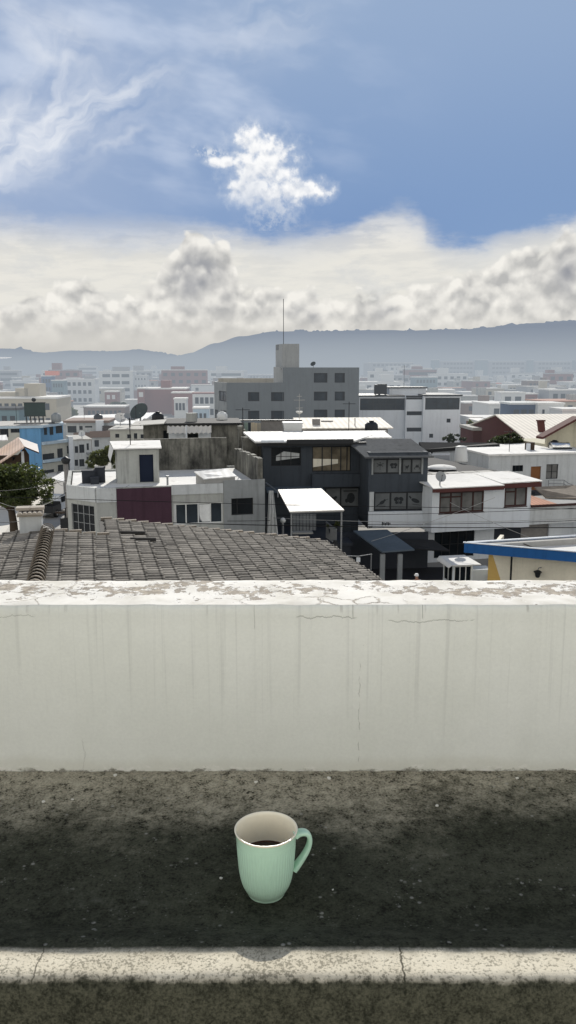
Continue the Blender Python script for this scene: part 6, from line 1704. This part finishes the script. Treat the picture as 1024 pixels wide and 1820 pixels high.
# ------------------------------------------------------------------ pole, wires, truck
def utility_pole():
    p = at(123, 945, 56); h = at(123, 812, 56).z
    r = thing('utility_pole', 'dark concrete utility pole with a lamp head and cable clutter, left of the corner house', 'utility pole', (p.x, p.y, 0))
    MB().tube([(0, 0, 0), (0, 0, h * .5), (0, 0, h - .3)], [.21, .18, .15], 12).build('pole', M['brick_grey'], r, True)
    MB().lathe([(0, h - .55), (.24, h - .45), (.34, h - .2), (.26, h - .1), (.1, h), (0, h + .05)], 12).build('lamp_head', M['metal_dark'], r, True)
    MB().box(-.9, .9, -.06, .06, h * .42, h * .42 + .12).build('crossarm', M['wood_dark'], r)
    MB().box(-.5, .1, -.35, .05, h * .22, h * .38).build('cable_box', M['metal_dark'], r)
    MB().tube([(.18, -.2, h * .12), (.24, -.15, h * .3), (.1, -.2, h * .45), (.3, -.1, h * .5)], .05).tube([(-.2, -.15, h * .1), (-.28, -.2, h * .25), (-.15, -.1, h * .48)], .045).build('cable', M['wire_black'], r)
    return p, h
UP, UH = utility_pole()
def wire(label, a, b, sag, rad, m, via=None):
    a, b = Vector(a), Vector(b); n = 24; mb = MB()
    mb.tube([tuple(a.lerp(b, i / n) - Vector((0, 0, sag * 4 * (i / n) * (1 - i / n)))) for i in range(n + 1)], rad, 5)
    tag(mb.build('overhead_wire', m), label, 'wire', 'overhead wires along the street')
X = lambda px, py, Y: tuple(at(px, py, Y))
for a in (
    ('pale overhead wire from the utility pole across the aubergine panel', X(123, 884, 55.6), X(1100, 918, 45), .9, .018, 'wire_grey'),
    ('dark wire passing below the windows of the white house', X(-80, 880, 44), X(1100, 905, 47), .15, .017, 'wire_black'),
    ('upper thin dark wire crossing the corner house windows', X(123, 905, 55.6), X(1100, 899, 48), .5, .015, 'wire_black'),
    ('thick dark wire just above the tiled roof verge', X(300, 929, 42), X(1100, 937, 42), .12, .024, 'wire_black'),
    ('dark wire over the garage opening of the white house', X(123, 915, 55.6), X(1100, 922, 47), .5, .017, 'wire_black'),
    ('wire running down over the tree to the left edge, uppermost', X(123, 852, 55.7), X(-60, 872, 45), .3, .016, 'wire_black'),
    ('wire looping low past the tree trunk', X(123, 872, 55.7), X(-60, 890, 46), .9, .016, 'wire_black'),
    ('wire sagging deep in front of the tree crown', X(123, 868, 55.7), X(-50, 862, 47), 1.4, .016, 'wire_grey'),
    ('service wire climbing to the corner of the white house', X(660, 962, 47), X(880, 884, 51), .1, .014, 'wire_grey'),
    ('service wire dropping over the garage of the white house', X(800, 893, 51), X(960, 962, 46), .1, .014, 'wire_grey')):
    wire(a[0], a[1], a[2], a[3], a[4], M[a[5]])
def truck():
    p = at(98, 897, 72); r = thing('pickup_truck', 'white cab pickup truck with a dark bed parked behind the tree', 'truck', (p.x, p.y, .0), R(172))
    w = .88; mb = MB()
    def sec(pts):                            # side profile (y,z) swept across x with slight tumblehome
        n = len(pts); b = len(mb.v)
        for sx in (-1, 1):
            for y, z in pts: mb.v.append((sx * (w - max(0, z - 1.0) * .18), y, z))
        for i in range(n): j = (i + 1) % n; mb.f.append((b + i, b + j, b + n + j, b + n + i)); mb.mi.append(0)
        mb.f.append(tuple(b + i for i in range(n))); mb.f.append(tuple(b + 2 * n - 1 - i for i in range(n))); mb.mi += [0, 0]
    sec([(-2.4, .45), (-2.45, .85), (-2.3, 1.05), (-1.3, 1.12), (-.75, 1.72), (.5, 1.76), (.7, 1.1), (.72, .45)]); mb.build('cab', M['plaster_white_clean'], r)
    MB().box(-.9, .9, .74, 2.5, .5, .62).box(-.9, -.84, .74, 2.5, .622, 1.08).box(.84, .9, .74, 2.5, .622, 1.08).box(-.838, .838, 2.44, 2.5, .622, 1.08).box(-.838, .838, .74, .8, .622, 1.3).build('bed', M['metal_dark'], r)
    MB().hexa([(-.74, -1.26, 1.17), (.74, -1.26, 1.17), (.7, -1.1, 1.19), (-.7, -1.1, 1.19), (-.66, -.80, 1.68), (.66, -.80, 1.68), (.6, -.6, 1.68), (-.6, -.6, 1.68)]).build('windscreen', GL, r)
    for s in (-1, 1):
        MB().hexa([(s * .865, -.98, 1.15), (s * .865, .5, 1.15), (s * .85, .5, 1.15), (s * .85, -.98, 1.15), (s * .785, -.62, 1.62), (s * .785, .42, 1.62), (s * .77, .42, 1.62), (s * .77, -.62, 1.62)]).build('side_window', GL, r)
        MB().box(s * .62 - .16, s * .62 + .16, -2.46, -2.40, .72, .9).build('headlight', M['metal_bright'], r)
        for y in (-1.55, 1.65):
            wh = MB(); wh.tube([(s * .92, y, .36), (s * .70, y, .36)], .36, 20); wo = wh.build('wheel', M['wire_black'], r); MB().tube([(s * .93, y, .36), (s * .925, y, .36)], .2, 14).build('rim', M['metal_grey'], wo)
    MB().box(-.86, .86, -2.53, -2.42, .42, .62).build('bumper', M['metal_dark'], r); MB().box(-.42, .42, -2.455, -2.40, .68, .92).build('grille', M['metal_dark'], r)
truck()
# ------------------------------------------------------------------ hills
from mathutils import noise as mnoise
def hill_mat(name, a, b_):
    m, t, b, o = new_mat(name)
    v, x, y, z = coords(t)
    n = noise(t, v, .004, 8, .65); n2 = noise(t, v, .03, 5, .6)
    put(t, b.inputs['Base Color'], mixc(t, a, b_, (n * .6 + n2 * .4).step(.38, .6))); b.inputs['Roughness'].default_value = 1; b.inputs['Specular IOR Level'].default_value = 0
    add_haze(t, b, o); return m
HM = hill_mat('hazy_hillside', (.020, .032, .022), (.10, .105, .075))
def hill(name, pts, Y, depth, rough, seed, tree_h):
    """a wooded ridge whose crest follows the given skyline at distance Y"""
    pts = [(at(px, py, Y).x, at(px, py, Y).z) for px, py in pts]
    x0, x1 = pts[0][0], pts[-1][0]; NX, NV = 900, 26; mb = MB()
    def crest(x):
        for (a, za), (b, zb) in zip(pts, pts[1:]):
            if a <= x <= b: u = (x - a) / (b - a); u = u * u * (3 - 2 * u); return za + (zb - za) * u
        return pts[-1][1]
    for i in range(NX + 1):
        x = x0 + (x1 - x0) * i / NX; zc = crest(x)
        zc += mnoise.fractal((x * .004, seed, 0), 1, 2, 4) * rough
        for j in range(NV + 1):
            v = j / NV
            z = zc * (1 - (1 - v) ** 1.7) if v < 1 else zc
            z += mnoise.fractal((x * .003, v * 3, seed), 1, 2, 5) * zc * .12 * v * (1 - v) * 3
            if j >= NV - 2:
                tr = mnoise.fractal((x * .045, v * 9, seed + 2), .8, 2.1, 4)
                z += max(0, tr) * tree_h * (1 if j == NV else .6)
            mb.v.append((x, Y - depth * (1 - v), max(z, -2)))
    k = NV + 1
    for i in range(NX):
        for j in range(NV): a = i * k + j; mb.f.append((a, a + k, a + k + 1, a + 1)); mb.mi.append(0)
    for i in range(0, NX): 
        pass
    tag(mb.build(name, HM, None, True), kind='structure')
hill('hill', ((-900, 600), (-400, 610), (-150, 618), (0, 626), (40, 621), (75, 628), (115, 631), (160, 624), (200, 627), (262, 624), (310, 631), (345, 637), (420, 640), (560, 645), (700, 650)), 2900, 1300, 2.5, 1.0, 14)
hill('hill', ((220, 652), (290, 645), (335, 633), (365, 627), (400, 611), (440, 600), (490, 593), (540, 590), (620, 590), (700, 590), (760, 588), (820, 588), (870, 583), (930, 577), (1014, 572), (1150, 562), (1500, 560), (2100, 580)), 2500, 1200, 2.0, 4.0, 13)

# ------------------------------------------------------------------ the hazy city
def far_block(label, px0, px1, ytop, Y, m, nx=0, nz=0, rot=3, depth=None, zb=-1.0, cat='apartment block', name='far_block', group=None, wm='far_win', ribbon=False, mx=.08, top=.08, storey=None, roofm='far_roof', extra=None, wh=.45, ww=.6):
    B = Bld(name, label, cat, px0, (ytop + 700) / 2, Y, rot, 0, group)
    x1 = B.hy(px1, ytop, 0).x; zt = B.hy((px0 + px1) / 2, ytop, 0).z; d = depth or max(6, x1 * .8)
    mb = MB(); mb.box(0, x1, 0, d, zb, zt - .003); B.part(mb, 'wall', M[m])
    mb = MB(); mb.box(-.15, x1 + .15, -.15, d + .15, zt, zt + .35); B.part(mb, 'roof', M[roofm])
    st = storey or 3.0
    for j in range(nz):
        z1 = zt - .9 - j * st
        if z1 - st * wh < 0: break
        if ribbon:
            w = MB(); w.box(x1 * mx, x1 * (1 - mx), -.06, .1, z1 - st * wh, z1); B.part(w, 'window', M[wm]); continue
        for i in range(nx):
            c = x1 * (mx + (1 - 2 * mx) * (i + .5) / nx); hw_ = x1 * (1 - 2 * mx) / nx * ww / 2
            w = MB(); w.box(c - hw_, c + hw_, -.06, .1, z1 - st * wh, z1); B.part(w, 'window', M[wm])
    if extra:
        for k, (a0, a1, yt, em) in enumerate(extra):
            e0, e1 = B.hy(a0, ytop, d * .3).x, B.hy(a1, ytop, d * .3).x; mb = MB(); mb.box(e0, e1, d * .3, d * .7, zt + .351, B.hy((a0 + a1) / 2, yt, d * .3).z); B.part(mb, 'penthouse', M[em])
    return B, zt
FBK = far_block
FBK('long hazy beige block with dark shed roofs at the far left, behind the billboard', -30, 100, 709, 165, 'far_beige', 9, 3, extra=((44, 71, 682, 'far_beige'), (0, 34, 697, 'far_beige'), (28, 50, 690, 'far_beige')), depth=14)
FBK('small dark metal roof shed at the left edge beside the billboard', -20, 33, 729, 128, 'far_teal', 3, 1, roofm='roof_metal_dark', cat='shed', name='roof_shed')
B_, z_ = FBK('teal grey tower carrying an orange box, left in the haze', 92, 113, 677, 290, 'far_teal', 4, 8, extra=None)
B_, z_ = FBK('slim bluish tower joined to the teal tower, with an orange box on its roof', 74, 91, 669, 296, 'far_blue', 3, 9, extra=((80, 104, 659, 'orange_paint'),))
FBK('white apartment block with five rows of windows, right of the teal tower', 114, 168, 675, 310, 'far_white', 5, 6, extra=((150, 167, 668, 'far_grey'), (118, 140, 671, 'far_white')))
FBK('tall wide white block with long dark window bands, left of centre', 176, 236, 661, 350, 'far_white', 3, 7, ribbon=False, extra=((200, 229, 652, 'far_grey'), (183, 197, 657, 'far_white')), ww=.8)
FBK('white flank with few small windows joined to the tall white block', 237, 262, 668, 356, 'far_white', 4, 5, ww=.35, wh=.3)
FBK('small brick red block with white window bays in front of the tall white block', 186, 208, 697, 262, 'far_brick', 2, 4, wm='far_white')
FBK('low long brown building at the foot of the white blocks', 148, 222, 724, 225, 'far_brown', 8, 1)
FBK('white lower slab between the two white apartment blocks', 165, 186, 690, 330, 'far_white', 3, 4)
FBK('pale ribbed building with upright fins beside the brick red block', 222, 246, 712, 250, 'far_white', 6, 2, ww=.4, wh=.8)
FBK('large plain maroon block left of the grey building', 246, 330, 692, 235, 'far_brick', 0, 0, extra=((286, 303, 676, 'far_brick'),), depth=16)
B_, z_ = FBK('narrow maroon stair block with three white bays, at the end of the plain maroon block', 244, 257, 691.4, 233, 'far_brick', 1, 3, wm='far_white', ww=.7)
FBK('maroon block with a white framed window panel, next to the grey building', 305, 343, 699, 228, 'far_brick', 0, 0)
FBK('white gridded house front set before the maroon blocks', 309, 331, 710, 205, 'far_white', 3, 3, ww=.7, wh=.6)
FBK('white and brown banded flats directly left of the grey building', 342, 384, 700, 214, 'far_white', 4, 4, roofm='far_brick', ww=.7, wh=.55)
FBK('pale blue white little house below the banded flats', 343, 370, 727, 172, 'pale_blue_paint', 3, 1)
FBK('hazy grey stepped building above the maroon block', 268, 327, 672, 440, 'far_grey', 7, 4, extra=((282, 318, 662, 'far_grey'),))
FBK('hazy long pale building behind the banded flats', 326, 384, 676, 430, 'far_white', 8, 4, extra=((340, 356, 670, 'far_grey'),))
FBK('very hazy distant slab left of the grey building roof', 378, 440, 668, 520, 'far_grey', 8, 3)
FBK('very hazy distant slab showing above the grey building roof', 440, 486, 666, 560, 'far_grey', 7, 3)
# right
for i, (a, b, yt) in enumerate(((782, 846, 640.5), (868, 938, 640.5), (950, 1020, 640.5), (1024, 1090, 641))):
    FBK(('hazy long hospital like slab, left bay', 'hazy long hospital like slab, middle bay', 'hazy long hospital like slab, right bay', 'hazy long hospital like slab, bay beyond the frame')[i], a, b, yt + 2, 640, 'far_grey', 9, 12, storey=3.4, ww=.75)
for i, (a, b) in enumerate(((847, 867), (939, 949), (1021, 1023), (768, 781))):
    FBK(('plain dark stair tower left of the middle bay of the hazy slab', 'narrow dark stair tower between middle and right bay of the hazy slab', 'thin stair tower beyond the right bay of the hazy slab', 'plain dark stair tower at the left end of the hazy slab')[i], a, b, 640, 634, 'far_teal', 0, 0, cat='stair tower', name='stair_tower')
FBK('hazy slab with a thin roof line just right of the grey building', 655, 735, 645, 600, 'far_grey', 9, 8, storey=3.4)
FBK('hazy block with a big blank white hoarding wall right of the grey building', 690, 722, 651, 540, 'far_white', 3, 2, ww=.5)
FBK('dark hazy office cube behind the strip window block', 736, 778, 671, 345, 'far_teal', 6, 6, extra=((748, 762, 668, 'far_grey'),))
FBK('slim hazy tower between the hoarding block and the dark cube', 729, 742, 659, 470, 'far_grey', 2, 8)
FBK('slim bright white tower standing before the hazy slab', 848, 859, 659, 560, 'far_white', 0, 0)
FBK('white gridded office block left of the orange roofed block', 799, 831, 684, 400, 'far_white', 5, 4, ww=.75, wh=.55)
FBK('pale block with an orange roof line in the right distance', 832, 891, 682, 395, 'far_white', 9, 3, roofm='orange_paint')
FBK('long pale lace windowed block before the orange roofed one', 821, 892, 698, 330, 'far_white', 14, 4, ww=.55, wh=.5)
FBK('white house wall with one large dark window at right', 891, 934, 699, 225, 'far_white', 2, 1, ww=.6, wh=1.1)
FBK('brown red cube house on the right among pale houses', 934, 956, 701, 232, 'far_brick', 1, 1)
FBK('stepped grey brown block with roof tanks at right', 937, 977, 677, 305, 'far_brown', 5, 5, extra=((950, 960, 668, 'far_grey'), (964, 972, 671, 'far_brown')))
FBK('pinkish hazy block just left of the stepped grey brown block', 895, 940, 685, 330, 'far_beige', 6, 4)
FBK('dark grey house at the right edge of the distance', 976, 1040, 694, 228, 'far_grey', 4, 3, extra=((995, 1010, 689, 'far_grey'),))
FBK('low house with a dark blue wall at right', 908, 956, 719, 150, 'blue_dark', 3, 1, roofm='far_white', ww=.7)
FBK('low white house right of the dark blue walled one', 957, 1003, 719, 149, 'far_white', 3, 1, ww=.3, wh=.3)
FBK('flat pale house between blue walled house and right edge', 1001, 1060, 730, 140, 'far_white', 3, 1)
FBK('tan roofed shack beside the strip window block', 819, 842, 757, 128, 'far_white', 2, 1, roofm='roof_grey', name='small_house', cat='house')
FBK('long brown garden wall house left of the brown gable house', 843, 885, 765, 100, 'maroon', 0, 0, roofm='roof_gravel', name='small_house', cat='house')
FBK('brown block with a white ledge left of the brown gable house', 851, 874, 752, 112, 'far_brick', 2, 1, name='small_house', cat='house')
FBK('white hut with a dark window among the low roofs right of the strip window block', 836, 856, 745, 124, 'far_white', 2, 1, name='small_house', cat='house')

rf_ = random.Random(21)
def filler():
    used = []
    cols = ['far_white', 'far_white', 'far_white', 'far_grey', 'far_beige', 'far_brick', 'far_brown', 'plaster_offwhite']
    proto = {}
    def put_house(px, Y, grp, lab, hmax):
        p = at(px, 700, Y); w = rf_.uniform(7, 15); d = rf_.uniform(7, 13); h = rf_.uniform(3, hmax); col = rf_.choice(cols)
        r = thing('town_house', lab, 'house', (p.x, p.y, 0), R(rf_.choice((4, 10, -6, 15))), grp)
        MB().box(0, w, 0, d, -1, h - .003).build('wall', M[col], r)
        MB().box(-.2, w + .2, -.2, d + .2, h, h + .3).build('roof', M[rf_.choice(['far_roof', 'far_roof', 'far_roof', 'roof_gravel', 'roof_grey', 'roof_terracotta'])], r)
        n = int(w / 3)
        for j in range(int(h // 2.9)):
            for i in range(n):
                if rf_.random() < .25: continue
                c = w * (i + .5) / n; MB().box(c - .6, c + .6, -.06, .1, h - .8 - j * 2.9 - 1.2, h - .8 - j * 2.9).build('window', M['far_win'], r)
        if rf_.random() < .6:
            a = rf_.uniform(0, w - 2.6); MB().box(a, a + 2.4, d * .4, d * .4 + 2.2, h + .301, h + rf_.uniform(1.4, 2.6)).build('roof_room', M[rf_.choice(cols)], r)
    spots = []
    for Y in (135, 155, 175, 195, 215, 240, 265, 290, 320, 350, 385, 420, 465, 510, 570, 640, 720, 820):
        step = 17.5 / Y * F * (1.0 if Y < 400 else 1.25)
        px = -230 + rf_.uniform(0, step)
        while px < 1240:
            spots.append((px, Y + rf_.uniform(-6, 6))); px += step * rf_.uniform(.85, 1.4)
    for px, Y in spots:
        if Y < 205 and -60 < px < 820: continue
        if 330 < px < 640 and Y < 260: continue
        if 60 < px < 390 and Y < 300 : continue
        band = 'near' if Y < 260 else ('mid' if Y < 430 else 'far')
        lab = {'near': 'low flat roofed town house crowded among the nearer hazy roofs', 'mid': 'small hazy flat roofed house in the middle of the distant town', 'far': 'tiny pale house almost lost in the haze at the foot of the hills'}[band]
        put_house(px, Y, {'near': 'nearer hazy town houses', 'mid': 'hazy town houses in the middle distance', 'far': 'far town houses at the foot of the hills'}[band], lab, 6.5 if Y < 300 else 8.5)
filler()
def mid_rises():
    q = random.Random(44); cols = ['far_white', 'far_white', 'far_white', 'far_grey', 'far_beige', 'far_brick']
    k = 0
    for px0, px1, Y0, Y1, n, lo, hi in ((255, 390, 330, 560, 9, 655, 690), (-30, 120, 360, 620, 8, 655, 685), (636, 780, 300, 600, 10, 655, 700), (770, 1040, 330, 560, 13, 655, 692), (110, 300, 420, 640, 8, 650, 675)):
        for i in range(n):
            px = px0 + (px1 - px0) * (i + q.random()) / n; Y = q.uniform(Y0, Y1); p = at(px, q.uniform(lo, hi), Y); w = q.uniform(9, 20); d = q.uniform(9, 16); h = max(p.z, 6); col = q.choice(cols)
            r = thing('mid_rise_block', 'hazy mid-rise block with rows of small windows, standing among others below the hills', 'apartment block', (p.x, p.y, 0), R(q.choice((3, 8, -5))), 'hazy mid-rise blocks below the hills')
            MB().box(0, w, 0, d, -1, h - .003).build('wall', M[col], r); MB().box(-.15, w + .15, -.15, d + .15, h, h + .4).build('roof', M[q.choice(['far_roof', 'far_grey', 'far_roof'])], r)
            a = q.uniform(0, w * .6); MB().box(a, a + w * .3, d * .3, d * .7, h + .401, h + q.uniform(1.5, 3.5)).build('roof_room', M[col], r)
            rib = q.random() < .3; nx = 1 if rib else int(w / 3)
            for j in range(int((h - 1) // 3)):
                for i2 in range(nx):
                    c = w * (i2 + .5) / nx; hw2 = w * .42 if rib else .85; MB().box(c - hw2, c + hw2, -.06, .1, h - 1 - j * 3 - 1.4, h - 1 - j * 3).build('window', M['far_win'], r)
mid_rises()
def clutter():
    q = random.Random(9)
    def aerial(px, py, Y, h, lab):
        p = at(px, py, Y); r = thing('tv_aerial', lab, 'antenna', tuple(p)); MB().tube([(0, 0, 0), (0, 0, h)], .028, 5).build('mast', M['wire_black'], r); mb = MB()
        mb.tube([(-.5, 0, h * .93), (.5, 0, h * .93)], .02, 4)
        for i in range(6): mb.tube([(-.45 + i * .18, -.28 + i * .02, h * .93), (-.45 + i * .18, .28 - i * .02, h * .93)], .014, 4)
        mb.build('crossbar', M['wire_black'], r)
    for px, py, Y, h, lab in ((232, 797, 50, 1.9, 'thin TV aerial on the stair head room roof'), (620, 768, 64, 2.4, 'thin dark TV aerial at the back of the charcoal house roof'), (432, 780, 57, 2.2, 'thin TV aerial on the stained side wall of the corner house'), (905, 806, 68, 2.0, 'thin TV aerial on the flat white house left of its chimney'), (150, 752, 126, 2.6, 'TV aerial on the brown terrace house roof'), (30, 755, 103, 2.6, 'TV aerial on the blue building roof left of the billboard'), (718, 690, 126, 3.5, 'TV aerial on the penthouse of the strip window block')):
        aerial(px, py, Y, h, lab)
    for px, py, Y, r_, h, m, lab in ((281, 755, 68, .5, 1.0, 'metal_dark', 'short black water tank on the annex roof left of the round cistern'), (395, 752, 68, .45, .9, 'tank_white', 'small white water tank on the annex roof near the panel fence'), (100, 750, 104, .6, 1.1, 'tank_grey', 'grey water tank at the right end of the blue building roof'), (175, 750, 128, .7, 1.2, 'metal_dark', 'black water tank on the brown terrace house roof'), (985, 802, 71, .5, .9, 'metal_dark', 'black water tank behind the steel water heater'), (660, 772, 62, .5, .95, 'metal_dark', 'black water tank at the back right of the charcoal house roof')):
        p = at(px, py, Y); root = thing('water_tank', lab, 'water tank', tuple(p)); MB().lathe([(0, 0), (r_, 0), (r_ * 1.02, h * .5), (r_, h * .8), (r_ * .6, h), (0, h * 1.02)], 18).build('body', M[m], root, True); MB().lathe([(0, h * 1.021), (r_ * .4, h * 1.02), (r_ * .4, h * 1.1), (0, h * 1.12)], 14).build('lid', M[m], root, True)
    for lab, a, b, sag, rad, m in (('wire from the pole to the chamfered corner of the corner house', X(123, 878, 55.8), X(172, 885, 46.2), .35, .016, 'wire_black'), ('low wire from the pole over the tiled roof chimney to the left edge', X(123, 900, 55.8), X(-60, 925, 40), .5, .016, 'wire_black'), ('wire over the truck from the pole to the far street', X(123, 860, 55.8), X(96, 846, 82), .5, .016, 'wire_black'), ('second dark wire under the aubergine panel', X(123, 893, 55.8), X(480, 925, 46), .45, .015, 'wire_black'), ('pale cable from the pole to the parapet of the corner house', X(123, 869, 55.8), X(230, 862, 47), .5, .013, 'wire_grey')):
        wire(lab, a, b, sag, rad, M[m])
clutter()
def slope_houses():
    m = pm('glinting_roof', (.55, .56, .58), bmp=0, var=.05, haze=False)
    for i, (px, py, w, Y) in enumerate(((7, 636, 36, 2080), (102, 647, 16, 2050), (95, 656, 10, 1990), (155, 637, 14, 2120), (285, 647, 26, 2050), (371, 644, 15, 1990), (340, 648, 10, 2000), (32, 677, 20, 1800), (452, 653, 9, 1900), (765, 634, 8, 1900), (310, 648, 14, 2020), (22, 668, 12, 1850), (60, 662, 12, 1900), (418, 660, 16, 1800))):
        p = at(px, py, Y); ww = w / F * Y * .3
        r = thing('hillside_house', 'bright sunlit roof glinting on the hazy hillside', 'house', (p.x, p.y, p.z - 6), 0, 'glinting roofs on the hillside')
        MB().box(-ww, ww, 0, 14, -40, 4).build('wall', M['far_white'], r); MB().slab([(-ww, -1, 4.2), (ww, -1, 4.2), (ww, 15, 8), (-ww, 15, 8)], .3).build('roof', m, r)
slope_houses()
# ------------------------------------------------------------------ render settings
scene.view_settings.view_transform = 'Standard'; scene.view_settings.look = 'None'
scene.view_settings.exposure = 0; scene.view_settings.gamma = 1
scene.render.engine = 'CYCLES'
scene.cycles.use_denoising = True
try: scene.cycles.denoiser = 'OPENIMAGEDENOISE'
except Exception: pass
scene.cycles.max_bounces = 6
scene.cycles.sample_clamp_indirect = 8
scene.render.film_transparent = False
